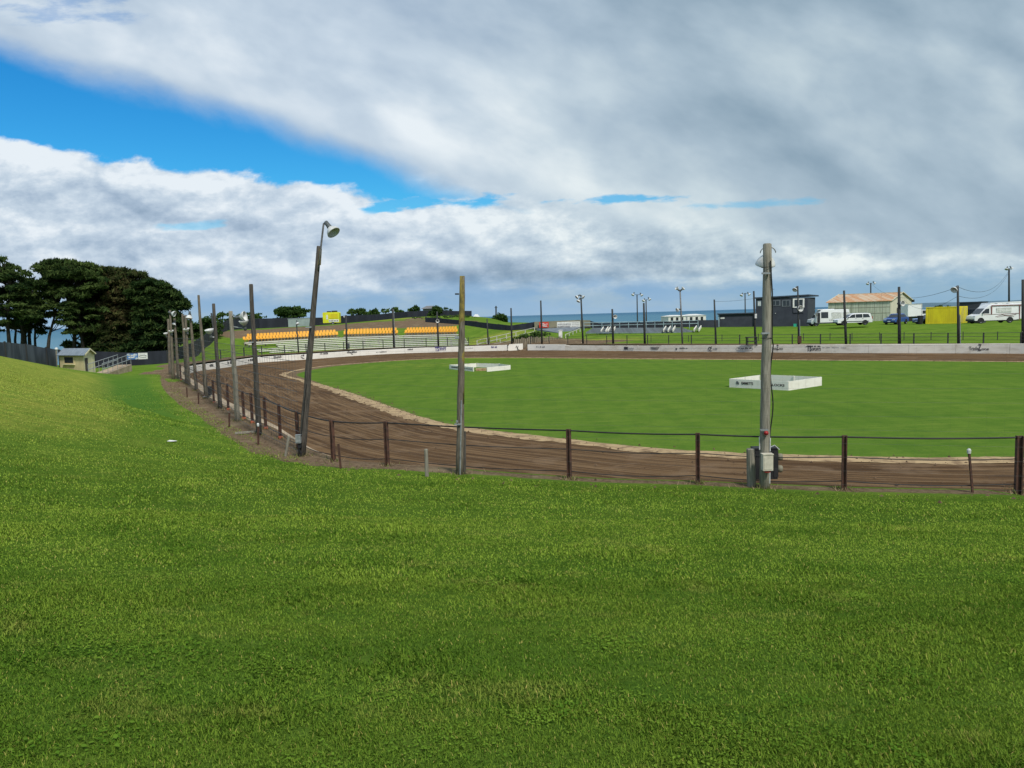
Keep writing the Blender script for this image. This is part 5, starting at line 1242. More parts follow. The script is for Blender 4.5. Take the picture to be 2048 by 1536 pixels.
b = MB(); q = A+d*(L*.15)+nb*.034+V(0, 0, Hb*.58); b.box(q, (.2, .012, Hb*.1), d); b.box(q+V(0, 0, -Hb*.14), (.2, .012, Hb*.08), d); b.box(q+V(0, 0, Hb*.14)-d*.03, (.14, .012, Hb*.08), d); b.build('emblem', MT['text'], rb_)
A = atz(899, 738, 0); B = atz(947, 743, 0); G = atz(974, 743.5, 0); E = atz(1020, 739, 0); K1 = aty(953, 733.5, 74.5); K1.z = 0; K2 = aty(998, 733, 72.6); K2.z = 0
Hb = zat(899, 729.8, A)
r_bb = boards('board_enclosure', 'white low board enclosure with open front on the far infield behind the mossy pole', [(A, B), (G, E), (A+V(.1, .2, 0), K1), (K1+V(.05, 0, 0), K2), (K2, E+V(0, .1, 0))], Hb)
d2 = (B-A).normalized(); btext('EMMETTS', .10, .55, Hb*.4, Hb*.3, r_bb, A, d2, (B-A).length, V(d2.y, -d2.x, 0)); btext('BLOCKS', .6, .95, Hb*.4, Hb*.22, r_bb, A, d2, (B-A).length, V(d2.y, -d2.x, 0))
q = B.lerp(G, .5)+V(.1, 1.3, .1); b = MB(); b.box(q+V(0, 0, .0), (1.1, .9, .2)); o = b.build('dirt_pile', MT['sand'], loc=q); tag(o, 'flat pale dirt patch inside the far board enclosure', 'dirt')

# ------------------------------------------------------------------ vehicles (front towards -x, near side at -y)
def vehicle(name, label, cat, prof, Wd, paint, wins, wheels, wr=.33, front_glass=None, extras=None):
    root = empty(name, (0, 0, 0), label, cat); b = MB(); n = len(prof); xs = [p[0] for p in prof]; cx = (min(xs)+max(xs))/2; zs = [p[1] for p in prof]; belt = min(zs)+(max(zs)-min(zs))*.5
    st = [(-Wd/2, .06), (-Wd/2+.05, .02), (-Wd/2+.14, 0), (Wd/2-.14, 0), (Wd/2-.05, .02), (Wd/2, .06)]
    def sec(y, k):
        out = []
        for x, z in prof:
            x2 = x+(cx-x)/abs(cx-x+1e-9)*k*.8 if abs(cx-x) > .1 else x
            z2 = z-k if z > belt else z+k*.3; ty = y
            if z > belt: ty = y*(1-.09*(z-belt)/max(.1, max(zs)-belt))
            out.append((x2, ty, z2))
        return out
    vs = []
    for y, k in st: vs += sec(y, k)
    fs = []
    for i in range(len(st)-1):
        for j in range(n): j2 = (j+1) % n; fs.append((i*n+j, (i+1)*n+j, (i+1)*n+j2, i*n+j2))
    fs += [tuple(range(n)), tuple((len(st)-1)*n+j for j in range(n-1, -1, -1))]
    b.add(vs, fs); body = b.build('body', paint, root)
    def ysurf(z, side, out=.012):
        y = -Wd/2 if side < 0 else Wd/2
        if z > belt: y *= (1-.09*(z-belt)/max(.1, max(zs)-belt))
        return y+side*out
    for w in wins:
        for side in (-1, 1):
            b = MB(); pts = [V(x, ysurf(z, side), z) for x, z in w]; b.poly(pts, V(0, -side*.03, 0)); b.build('side_window', MT['glass'], root)
    if front_glass:
        for (x0, z0), (x1, z1) in front_glass:
            b = MB(); d = V(x1-x0, 0, z1-z0).normalized(); nn = V(d.z, 0, -d.x)*.012
            if x0 < cx: nn = V(-abs(nn.x), 0, abs(nn.z))
            else: nn = V(abs(nn.x), 0, abs(nn.z))
            k0, k1 = Wd/2-.14, Wd/2-.24; q = [V(x0, -k0, z0)+nn, V(x0, k0, z0)+nn, V(x1, k1, z1)+nn, V(x1, -k1, z1)+nn]; b.poly(q, -nn*2); b.build('windscreen', MT['glass'], root)
    for x in wheels:
        for side in (-1, 1):
            b = MB(); yc = side*(Wd/2-.10); b.lathe([(wr*.6, -.1), (wr*.95, -.1), (wr, -.06), (wr, .06), (wr*.95, .115), (wr*.62, .115)], (x, yc, wr), (0, side, 0), 20); w = b.build('wheel', MT['black'], root, smooth=False)
            b = MB(); b.lathe([(.001, .09), (wr*.2, .10), (wr*.25, .075), (wr*.55, .085), (wr*.63, .112)], (x, yc, wr), (0, side, 0), 20); b.build('rim', MT['silver'], w)
            b = MB(); b.poly([V(x+math.cos(t)*wr*1.22, side*(Wd/2-.15), wr+math.sin(t)*wr*1.2) for t in np.linspace(-.35, math.pi+.35, 14)], V(0, side*.158, 0)); b.build('wheel_arch', MT['black'], root)
    if extras: extras(root, Wd)
    return root
def place(o, px, py, Y, rz=0): p = aty(px, py, Y); o.location = p; o.rotation_euler = (0, 0, rz)
def part(root, name, mt, boxes):
    b = MB()
    for c, s in boxes: b.box(c, s)
    return b.build(name, MT[mt], root)
# station wagon
def ex_wag(root, W_):
    part(root, 'headlight', 'lens', [((-2.36, -W_/2+.22, .72), (.12, .34, .16))]); part(root, 'headlight', 'lens', [((-2.36, W_/2-.22, .72), (.12, .34, .16))])
    part(root, 'tail_light', 'tail', [((2.37, -W_/2+.08, 1.0), (.1, .14, .42))]); part(root, 'bumper', 'lampd', [((-2.42, 0, .42), (.12, W_-.2, .14))]); part(root, 'sill_trim', 'charside', [((0, -W_/2-.004, .55), (3.9, .02, .10))])
    part(root, 'mirror', 'charside', [((-.95, -W_/2-.08, 1.12), (.12, .16, .16))]); part(root, 'door_handle', 'charside', [((.1, -W_/2-.01, .95), (.16, .03, .04)), ((1.05, -W_/2-.01, .95), (.16, .03, .04))])
    part(root, 'roof_rail', 'silver', [((.7, -W_/2+.22, 1.74), (2.3, .04, .05))])
wag = vehicle('station_wagon', 'white station wagon parked in front of the green shed, overlapping the campervan', 'car', [(-2.42, .35), (-2.45, .55), (-2.38, .82), (-1.9, .95), (-1.15, 1.03), (-.45, 1.55), (-.2, 1.66), (.4, 1.71), (1.6, 1.70), (2.15, 1.63), (2.35, 1.05), (2.44, .8), (2.42, .38)], 1.8, MT['vehw'],
    [[(-.95, 1.07), (-.42, 1.5), (.02, 1.56), (.02, 1.07)], [(.10, 1.07), (.10, 1.56), (1.0, 1.57), (1.0, 1.07)], [(1.1, 1.07), (1.1, 1.57), (1.85, 1.55), (2.08, 1.10)]], [-1.5, 1.4], .34, [((-1.12, 1.06), (-.48, 1.53)), ((2.34, 1.1), (2.17, 1.55))], ex_wag)
place(wag, 1705, 650.5, 107, R(-3))
# blue sedans
def ex_sed(root, W_):
    for s in (-1, 1): part(root, 'headlight', 'lens', [((-2.14, s*(W_/2-.26), .66), (.12, .36, .14))])
    part(root, 'number_plate', 'whitepaint', [((-2.24, 0, .42), (.03, .4, .12))]); part(root, 'grille', 'black', [((-2.2, 0, .62), (.06, .7, .12))])
    for s in (-1, 1): part(root, 'tail_light', 'tail', [((2.2, s*(W_/2-.2), .82), (.06, .3, .14))])
    for s in (-1, 1): part(root, 'mirror', 'vehb', [((-.75, s*(W_/2+.08), .98), (.12, .16, .13))])
    part(root, 'lower_bumper', 'black', [((-2.16, 0, .28), (.12, W_-.16, .14))])
sedp = [(-2.18, .3), (-2.24, .5), (-2.15, .72), (-1.7, .82), (-.95, .9), (-.25, 1.34), (.05, 1.42), (.8, 1.42), (1.1, 1.34), (1.65, 1.0), (2.15, .96), (2.24, .7), (2.2, .32)]
sedw = [[(-.72, .93), (-.2, 1.27), (.25, 1.32), (.25, .93)], [(.33, .93), (.33, 1.32), (.85, 1.31), (1.35, .98)]]
sed = vehicle('sedan', 'dark blue sedan parked at the gable end of the shed, facing left', 'car', sedp, 1.75, MT['vehb'], sedw, [-1.38, 1.32], .31, [((-.93, .93), (-.28, 1.31)), ((1.62, 1.02), (1.14, 1.31))], ex_sed)
place(sed, 1792, 648.5, 112, R(38)); sed.scale = (1.0, 1.0, 1.12)
sed2 = vehicle('sedan', 'bright blue car mostly hidden behind the left end of the yellow container', 'car', sedp, 1.75, MT['vehbl'], sedw, [-1.38, 1.32], .31, [((-.93, .93), (-.28, 1.31)), ((1.62, 1.02), (1.14, 1.31))], ex_sed)
place(sed2, 1859, 647.5, 110.5, R(10))
# dark bin by the blue car
q = aty(1840.5, 649, 107.5); root = empty('wheelie_bin', q, 'narrow black bin left of the yellow container, in front of the bright blue car', 'bin'); b = MB(); b.add([q+V(*v) for v in [(-.2, -.22, .05), (.2, -.22, .05), (.2, .22, .05), (-.2, .22, .05), (-.27, -.3, 1.2), (.27, -.3, 1.2), (.27, .3, 1.2), (-.27, .3, 1.2)]], [(3, 2, 1, 0), (4, 5, 6, 7), (0, 1, 5, 4), (1, 2, 6, 5), (2, 3, 7, 6), (3, 0, 4, 7)]); b.build('bin_body', MT['black'], root); b = MB(); b.box(q+V(0, 0, 1.24), (.6, .66, .07)); b.build('lid', MT['black'], root)
for s_ in (-1, 1): b = MB(); b.lathe([(.001, 0), (.1, 0), (.1, .05), (.001, .05)], q+V(s_*.22, .22, .1), (1, 0, 0), 12); b.build('wheel', MT['black'], root)
# white campervan with open front door
def ex_van(root, W_):
    part(root, 'cab_opening', 'black', [((-1.98, -W_/2-.0, 1.35), (.72, .06, 1.5))]); part(root, 'seat', 'charside', [((-1.85, -W_/2-.04, 1.25), (.10, .05, .75))])
    part(root, 'open_door', 'vehw', [((-2.38, -W_/2-.38, 1.05), (.06, .75, 1.0)), ((-2.38, -W_/2-.38, 2.02), (.05, .72, .06)), ((-2.38, -W_/2-.05, 1.8), (.05, .06, .5)), ((-2.38, -W_/2-.70, 1.8), (.05, .06, .5))])
    part(root, 'side_panel', 'lampw', [((.95, -W_/2-.0, 1.65), (1.5, .05, .95))]); part(root, 'side_panel', 'lampw', [((2.45, -W_/2-.0, 1.65), (1.0, .05, .95))])
    part(root, 'sill', 'charside', [((.2, -W_/2-.005, .5), (4.6, .03, .16))]); part(root, 'headlight', 'lens', [((-2.92, -W_/2+.2, .95), (.1, .25, .28))]); part(root, 'bumper', 'charside', [((-3.0, 0, .5), (.14, W_-.1, .24))])
    part(root, 'roof_hatch', 'vehw', [((-.6, 0, 2.62), (2.6, 1.2, .1))]); b = MB(); rg = random.Random(2); x = -.2
    while x < 1.6: w = rg.uniform(.05, .12); b.box((x, -W_/2-.012, .95), (w*.8, .02, .12)); x += w+.02
    b.build('lettering', MT['textg'], root)
van = vehicle('campervan', 'white high roofed van with its front door open beside the charcoal building', 'van', [(-2.95, .38), (-3.0, .7), (-2.9, 1.05), (-2.3, 1.25), (-1.85, 1.95), (-1.45, 2.45), (-1.2, 2.56), (2.75, 2.56), (2.95, 2.45), (3.0, 1.2), (2.98, .42)], 2.0, MT['vehw'],
    [[(-1.45, 1.25), (-1.45, 2.2), (-.35, 2.2), (-.35, 1.25)]], [-2.2, 2.0], .36, [((-2.28, 1.32), (-1.86, 1.9))], ex_van)
place(van, 1656, 651.8, 119, R(-2))
# motorhome on the right
def ex_mh(root, W_):
    b = MB(); pts = [V(-1.2, -W_/2-.015, 2.42), V(0, -W_/2-.015, 2.4), V(2.9, -W_/2-.015, 2.42)]; b.bar(pts[0], pts[2], .03, .12); b.build('awning', MT['stripe'], root)
    part(root, 'door_window', 'stripe', [((-1.15, -W_/2-.006, 1.75), (.16, .03, 1.1))])
    b = MB(); b.bar(V(-2.2, -W_/2-.012, 1.22), V(2.7, -W_/2-.012, 1.3), .02, .05); b.tube([V(-.6, -W_/2-.015, .9), V(.3, -W_/2-.015, 1.15), V(1.2, -W_/2-.015, 1.0), V(2.2, -W_/2-.015, 1.18)], .03, 4); b.tube([V(-.4, -W_/2-.015, .82), V(.6, -W_/2-.015, 1.0), V(1.9, -W_/2-.015, .85)], .02, 4); b.build('decal', MT['stripe'], root)
    part(root, 'locker_door', 'lampw', [((.5, -W_/2-.0, 1.8), (2.0, .04, .62))]); part(root, 'rear_pillar', 'stripe', [((2.62, -W_/2-.0, 1.4), (.12, .04, 2.0))]); part(root, 'bumper', 'charside', [((-3.4, 0, .48), (.14, W_-.2, .26))])
    part(root, 'rear_window', 'charside', [((3.05, -W_/2-.006, 1.85), (.22, .03, .9))]); part(root, 'headlight', 'lens', [((-3.28, -W_/2+.22, .95), (.14, .3, .24))]); part(root, 'mirror', 'charside', [((-2.25, -W_/2-.15, 1.55), (.12, .24, .3))])
    part(root, 'roof_vent', 'lampw', [((.4, 0, 2.68), (.7, .7, .12)), ((1.9, 0, 2.68), (.6, .6, .12))]); part(root, 'bicycle_rack', 'silver', [((3.55, 0, 1.0), (.06, 1.4, .05)), ((3.6, -.5, 1.3), (.05, .05, .7)), ((3.6, .5, 1.3), (.05, .05, .7))])
mh = vehicle('motorhome', 'white motorhome with maroon stripes facing left, right of the yellow container', 'motorhome', [(-3.4, .4), (-3.45, .75), (-3.3, 1.05), (-2.7, 1.3), (-1.95, 2.1), (-1.45, 2.5), (-.9, 2.62), (3.0, 2.62), (3.3, 2.5), (3.38, 1.0), (3.3, .62), (2.2, .42)], 2.15, MT['vehw'],
    [[(-2.5, 1.38), (-1.9, 2.0), (-1.45, 2.05), (-1.45, 1.38)]], [-2.55, 1.35], .38, [((-2.68, 1.36), (-1.98, 2.06))], ex_mh)
place(mh, 1990, 646.2, 104, R(-2))
# white box truck behind the blue sedan
tr = empty('box_truck', (0, 0, 0), 'tall white box body truck behind the dark blue sedan', 'truck')
b = MB(); b.poly([V(-1.25, -1.2, .95), V(1.25, -1.2, .95), V(1.25, 1.2, .95), V(-1.25, 1.2, .95)], V(0, 0, 2.1)); b.build('box_body', MT['vehw'], tr)
b = MB(); b.box((0, -1.22, .98), (2.5, .06, .1)); b.box((0, -1.22, 3.02), (2.5, .06, .08)); b.box((1.22, -1.22, 2.0), (.08, .06, 2.0)); b.build('edge_trim', MT['lampw'], tr)
b = MB(); b.box((0, 0, .72), (2.5, .9, .3)); b.build('chassis', MT['lampd'], tr)
b = MB(); b.poly([V(1.3, -1.0, .6), V(2.5, -1.0, .6), V(2.6, -1.0, 1.3), V(2.1, -1.0, 2.0), V(1.3, -1.0, 2.05)], V(0, 2.0, 0)); cb_ = b.build('cab', MT['vehw'], tr); b = MB(); b.poly([V(1.5, -1.01, 1.35), V(2.4, -1.01, 1.35), V(2.05, -1.01, 1.9), V(1.5, -1.01, 1.9)], V(0, -.015, 0)); b.build('side_window', MT['glass'], cb_)
for x in (-.7, 1.9):
    for s_ in (-1, 1): b = MB(); b.lathe([(.001, -.1), (.4, -.1), (.42, 0), (.4, .1), (.001, .1)], (x, s_*.95, .42), (0, 1, 0), 18); b.build('wheel', MT['black'], tr)
place(tr, 1821, 643.5, 130, R(4))
# caravan behind the motorhome
tr = empty('caravan', (0, 0, 0), 'long pale caravan roof showing above the motorhome', 'caravan')
b = MB(); b.poly([V(-3.6, 0, .5), V(3.6, 0, .5), V(3.7, 0, 2.6), V(3.4, 0, 3.15), V(-3.2, 0, 3.0), V(-3.75, 0, 2.2)], V(0, 2.3, 0)); b.build('body', MT['vehw'], tr); b = MB(); b.box((0, -.01, 2.3), (6.8, .03, .25)); b.box((1.0, -.01, 1.8), (1.2, .03, .5)); b.build('window', MT['glass'], tr)
b = MB(); b.box((.5, 1.1, .35), (1.6, 2.0, .5)); b.build('wheel', MT['black'], tr); place(tr, 2021, 643, 118, 0)
# yellow food trailer on the bank
tr = empty('food_trailer', (0, 0, 0), 'bright yellow food trailer with black roof vents on the bank behind the seats', 'trailer')
b = MB(); b.poly([V(-1.55, -1, .45), V(1.55, -1, .45), V(1.58, -1, 2.3), V(1.45, -1, 2.5), V(-1.45, -1, 2.5), V(-1.58, -1, 2.3)], V(0, 2.0, 0)); b.build('body', MT['greeny'], tr)
part(tr, 'serving_hatch', 'yellow', [((.45, -1.02, 1.75), (1.7, .05, .9))]); part(tr, 'sign_panel', 'whitepaint', [((.5, -1.02, .85), (1.9, .04, .5))]); part(tr, 'menu_board', 'whitepaint', [((-.75, -1.02, 1.55), (.34, .04, .85))]); part(tr, 'roof_vent', 'black', [((-.5, 0, 2.6), (.7, .8, .24)), ((.55, 0, 2.63), (1.0, .8, .3))]); part(tr, 'drawbar', 'lampd', [((-1.9, 0, .5), (.9, .1, .1))])
b = MB(); rg = random.Random(8)
for k in range(6): b.box((-.3+k*.3, -1.045, .85), (.2*rg.uniform(.7, 1), .02, .24))
b.build('lettering', MT['hoard'], tr)
for s_ in (-1, 1): b = MB(); b.lathe([(.001, -.08), (.3, -.08), (.32, 0), (.3, .08), (.001, .08)], (.3, s_*1.0, .32), (0, 1, 0), 18); w_ = b.build('wheel', MT['black'], tr); b = MB(); b.lathe([(.001, -.1), (.15, -.09)], (.3, s_*1.0, .32), (0, 1, 0), 12); b.build('rim', MT['silver'], w_)
place(tr, 664.5, 650.3, 146, R(4))
# litter, boards on the dirt strip
q = atz(343, 883, 1.6); q.z = TZ(q.x, q.y); q = atz(343, 883, q.z+.01); b = MB(); b.poly([q+V(-.12, -.05, 0), q+V(.1, -.07, .01), q+V(.13, .06, 0), q+V(-.09, .08, .02)], V(0, 0, .012)); tag(b.build('paper_scrap', MT['whitepaint'], loc=q), 'small white scrap of paper lying on the mown grass slope', 'litter')
q = atz(490, 868, FZ); q.z = TZ(q.x, q.y)+.05; b = MB(); b.bar(q+V(-.3, -.1, 0), q+V(.35, .15, 0), .12, .06); tag(b.build('plank', MT['wood_pale'], loc=q), 'loose plank lying on the bare dirt strip left of the plain dark pole', 'plank')
q = atz(417, 795, FZ); q.z = TZ(q.x, q.y); root = empty('switch_cabinet', q, 'small black box on legs at the foot of the slender pole', 'box'); b = MB(); b.box(q+V(0, 0, .35), (.3, .25, .45)); b.build('box_body', MT['black'], root); b = MB(); b.box(q+V(0, 0, .06), (.2, .15, .14)); b.build('foot', MT['galv'], root)
# ------------------------------------------------------------------ trees and shrubs
def leaf_obj(name, centers, rads, per, size, mt, root, seed, flat=.4, dead=None, layered=True, hue=0.0, cut=None):
    rg = np.random.default_rng(seed); Vs = []; T = []
    for (c, r) in zip(centers, rads):
        n = int(per*r*r*rg.uniform(.8, 1.2)); 
        if n < 4: continue
        a = rg.uniform(0, 2*math.pi, n); q = np.sqrt(rg.uniform(0, 1, n)); rr = r*q
        p = np.stack([c[0]+rr*np.cos(a), c[1]+rr*np.sin(a), c[2]+r*flat*rg.normal(0, .45, n)*(1.1-q*.6)-(.18*r*q*q if layered else 0)], -1)
        az = rg.uniform(0, 2*math.pi, n); el = rg.normal((.15 if layered else .2) if r > .66 else .75, .5, n); L = size*rg.uniform(.5, 1.4, n)*(1.25 if r < .66 else 1); w = L*rg.uniform(.16, .34, n) if layered else L*rg.uniform(.4, .65, n)
        d = np.stack([np.cos(az)*np.cos(el), np.sin(az)*np.cos(el), np.sin(el)], -1); s = np.cross(d, rg.normal(0, 1, (n, 3))); s /= np.linalg.norm(s, axis=1)[:, None]+1e-9
        q0 = p-d*L[:, None]*.5; q1 = p+d*L[:, None]*.5
        v = np.stack([q0, p+s*w[:, None]*.5, q1, p-s*w[:, None]*.5], 1); Vs.append(v.reshape(-1, 3))
        br = rg.uniform(0, .75) ; t = np.clip(br+rg.normal(0, .22, n)+hue, 0, 1); dd = np.full(n, 0.0)
        if dead is not None: dd = np.clip(dead(c)+rg.normal(0, .15, n), 0, 1)
        T.append(np.repeat(np.stack([t, dd, t*0, t*0+1], -1), 4, 0))
    v = np.concatenate(Vs); t = np.concatenate(T); n = len(v)//4; me = bpy.data.meshes.new(name); v = v-np.array(root.location)
    me.vertices.add(len(v)); me.vertices.foreach_set('co', v.ravel()); me.loops.add(len(v)); me.loops.foreach_set('vertex_index', np.arange(len(v)))
    me.polygons.add(n); me.polygons.foreach_set('loop_start', np.arange(0, len(v), 4)); me.polygons.foreach_set('loop_total', np.full(n, 4)); me.update()
    a = me.color_attributes.new('tint', 'FLOAT_COLOR', 'POINT'); a.data.foreach_set('color', t.ravel()); me.materials.append(mt)
    o = bpy.data.objects.new(name, me); C.objects.link(o); o.parent = root; return n
def pine(px, Y, label, blobs, seed, trunks, dead=None, size=.55, per=190, hue=0.0, grp='dark pines behind the left fence'):
    rg = random.Random(seed); base = aty(px, 700, Y); base.z = TZ(base.x, base.y)
    root = empty('pine_tree', base, label, 'tree', grp); cs = []; rs = []
    for bx, by, rx, ry, n in blobs:
        for k in range(n):
            while True:
                u, v = rg.uniform(-1, 1), rg.uniform(-1, 1)
                if u*u+v*v < 1: break
            p = aty(bx+u*rx, by+v*ry, Y+rg.uniform(-1, 1)*min(5.0, rx*Y/F*.8)); cs.append(tuple(p)); rs.append(rg.uniform(.55, 1.45)*(1-.25*max(0, -v)))
    for bx, by, rx, ry, n in blobs:                    # ragged outer tufts
        for k in range(int(n*1.1)):
            a = rg.uniform(0, 2*math.pi); q = rg.uniform(.92, 1.16); p = aty(bx+math.cos(a)*rx*q, by-abs(math.sin(a))*ry*q*(1 if rg.random() < .75 else -1), Y+rg.uniform(-3, 3)); cs.append(tuple(p)); rs.append(rg.uniform(.25, .65))
    leaf_obj('crown', cs, rs, per, size, MT['needle'], root, seed, .30, dead, hue=hue)
    b = MB()
    for tx, bxx, top in trunks:
        p = aty(bxx, 700, Y+rg.uniform(-1.5, 1.5)); p.z = TZ(p.x, p.y)-.3; t = aty(tx, top, p.y); r = rg.uniform(.17, .3); m_ = p.lerp(t, .5)+V(rg.uniform(-.5, .5), 0, 0)
        b.tube([p, p.lerp(m_, .5), m_, m_.lerp(t, .5), t], [r*1.2, r, r*.75, r*.5, r*.2], 7)
        near_ = sorted(cs, key=lambda c: abs(c[0]-m_.x)+.3*abs(c[1]-m_.y))[:int(max(6, len(cs)//max(1, len(trunks))))]
        for c in near_[::2]:
            c = Vector(c); f = max(.25, min(.92, (c.z-1.2-p.z)/max(1, t.z-p.z))); s = p.lerp(m_, f*2) if f < .5 else m_.lerp(t, f*2-1)
            if (c-s).length < 7: b.tube([s, s.lerp(c, .5)+V(0, 0, -.2), c], [.08, .05, .02], 5)
    b.build('trunk', MT['bark'], root)
pine(-20, 92, 'dark pine at the left picture edge, its top cut off by the frame', [(-20, 545, 50, 28, 22), (10, 575, 60, 36, 38), (20, 620, 55, 26, 24), (-40, 640, 60, 40, 14)], 21, [(-10, -8, 560), (22, 20, 560), (40, 38, 600), (-30, -30, 560)])
pine(62, 98, 'lower ragged pine with bare trunks between the edge pine and the tall one', [(48, 582, 26, 20, 10), (72, 612, 34, 24, 16), (62, 650, 30, 16, 9), (45, 640, 34, 20, 9)], 22, [(60, 58, 600), (72, 70, 610), (50, 50, 600), (36, 33, 610)], hue=.05)
pine(118, 94, 'tall pine with flat topped layered crown above the cream shed', [(118, 535, 40, 14, 30), (150, 540, 44, 14, 30), (145, 566, 58, 26, 70), (120, 605, 42, 26, 20), (165, 622, 40, 26, 22), (150, 652, 40, 12, 9)], 23, [(140, 146, 545), (155, 168, 560), (118, 88, 600)], hue=.12)
pine(195, 98, 'brownish pine with dead patches in the middle of the group', [(190, 553, 46, 18, 44), (205, 600, 50, 34, 90), (235, 640, 40, 40, 40), (195, 650, 44, 30, 46), (170, 690, 36, 12, 14)], 24, [(200, 195, 560), (215, 212, 590), (180, 176, 600)], dead=lambda c: .55*math.exp(-((c[0]+54)/5.5)**2-((c[2]-9.2)/3.2)**2), hue=.06)
pine(255, 96, 'broad dense pine with reddish brown needles right of the middle', [(250, 562, 46, 20, 50), (225, 552, 30, 14, 20), (262, 610, 52, 38, 110), (255, 665, 54, 36, 92), (230, 700, 50, 14, 50), (270, 690, 60, 26, 60)], 25, [(260, 255, 570), (275, 278, 600), (240, 236, 600)], dead=lambda c: .5*math.exp(-((c[0]+49)/6)**2-((c[2]-8.0)/4.0)**2), hue=-.05)
pine(322, 93, 'dark rounded pine at the right end of the group near the lamp poles', [(300, 582, 36, 20, 38), (332, 610, 36, 26, 62), (318, 655, 46, 38, 84), (345, 650, 22, 20, 20), (300, 700, 45, 16, 50), (300, 620, 30, 40, 30)], 26, [(320, 318, 590), (340, 335, 610), (300, 298, 610)], hue=-.12)
def shrub(name, px, Y, label, blobs, seed, mt='leaf', size=.45, per=120, cat='bush', grp=None, hue=0.0):
    rg = random.Random(seed); base = aty(px, 660, Y); base.z = TZ(base.x, base.y); root = empty(name, base, label, cat, grp); cs = []; rs = []
    for bx, by, rx, ry, n in blobs:
        for k in range(n):
            while True:
                u, v = rg.uniform(-1, 1), rg.uniform(-1, 1)
                if u*u+v*v < 1: break
            cs.append(tuple(aty(bx+u*rx, by+v*ry, Y+rg.uniform(-1, 1)*min(3, rx*Y/F*.7)))); rs.append(rg.uniform(.45, 1.0)*max(.45, min(1.2, ry*Y/F/1.4)))
    leaf_obj('foliage', cs, rs, per, size, MT[mt], root, seed, .75, None, False, hue)
    b = MB(); 
    for k in range(4):
        c = Vector(rg.choice(cs)); b.tube([V(base.x+rg.uniform(-.6, .6), base.y, min(base.z, c.z-1.0)-.2), c.lerp(base, .4)+V(0, 0, .2), c], [.12, .08, .03], 6)
    b.build('stem', MT['bark'], root)
shrub('bush', 400, 118, 'green bush mass behind the diagonal black fence', [(395, 668, 24, 20, 50), (418, 655, 20, 18, 36), (388, 690, 26, 12, 26)], 31)
shrub('bush', 440, 140, 'low bush showing left of the double lamp pole', [(448, 636, 22, 9, 22)], 32, grp=None)
shrub('bush', 500, 160, 'wide low green bush above the grey top of the fence', [(505, 633, 30, 7, 34), (478, 634, 16, 6, 14)], 33, hue=.05)
shrub('bush', 575, 160, 'tallest rounded bush behind the grey green container', [(578, 628, 30, 13, 60), (565, 622, 14, 8, 18), (595, 624, 22, 9, 24)], 34, hue=-.05)
shrub('bush', 718, 162, 'rounded dark bush right of the yellow trailer', [(716, 627, 20, 9, 34)], 35, hue=-.1)
shrub('palm_shrub', 748, 160, 'spiky tufted cabbage tree beside the rounded bush', [(748, 625, 8, 7, 14), (742, 632, 12, 5, 10)], 36, size=.9, per=60, hue=-.1)
shrub('bush', 785, 162, 'low bush left of the hilltop house', [(785, 622, 22, 6, 30)], 37)
shrub('bush', 828, 156, 'dark bushy shrub directly left of the hilltop house', [(829, 620, 10, 8, 20)], 38, hue=-.2)
shrub('bush', 874, 150, 'dark tufted tree directly right of the hilltop house', [(873, 620, 8, 9, 18), (866, 628, 12, 6, 14)], 39, hue=-.2)
shrub('bush', 893, 156, 'low bush on the hilltop right of the dark tufted tree', [(892, 621, 12, 5, 16)], 40)
shrub('bush', 890, 143, 'rough green scrub on the slope between the two black fences', [(900, 635, 40, 4, 40), (840, 640, 24, 5, 24), (935, 637, 20, 4, 18)], 41, size=.35, hue=.25)
shrub('round_tree', 1001, 150, 'dark round tree beyond the black fence beside the thin utility pole', [(1000, 640, 13, 10, 44)], 42, cat='tree', hue=-.2)
shrub('bush', 968, 152, 'green bush between the white houses', [(950, 645, 12, 5, 14), (972, 646, 10, 4, 10)], 43)
shrub('hedge', 1030, 108, 'scrubby hedge on the terrace below the long stair rail', [(1060, 673, 20, 3, 30), (1080, 668, 18, 3, 24), (1035, 679, 14, 3, 18)], 44, size=.3, hue=.2, cat='hedge')
for k, (x, Y) in enumerate(((1876, 150), (1900, 150))):
    shrub('bush', x, Y, ['low dark bush above the left part of the yellow container', 'low dark bush above the middle of the yellow container'][k], [(x, 616, 14, 3, 12)], 50+k, hue=-.1)
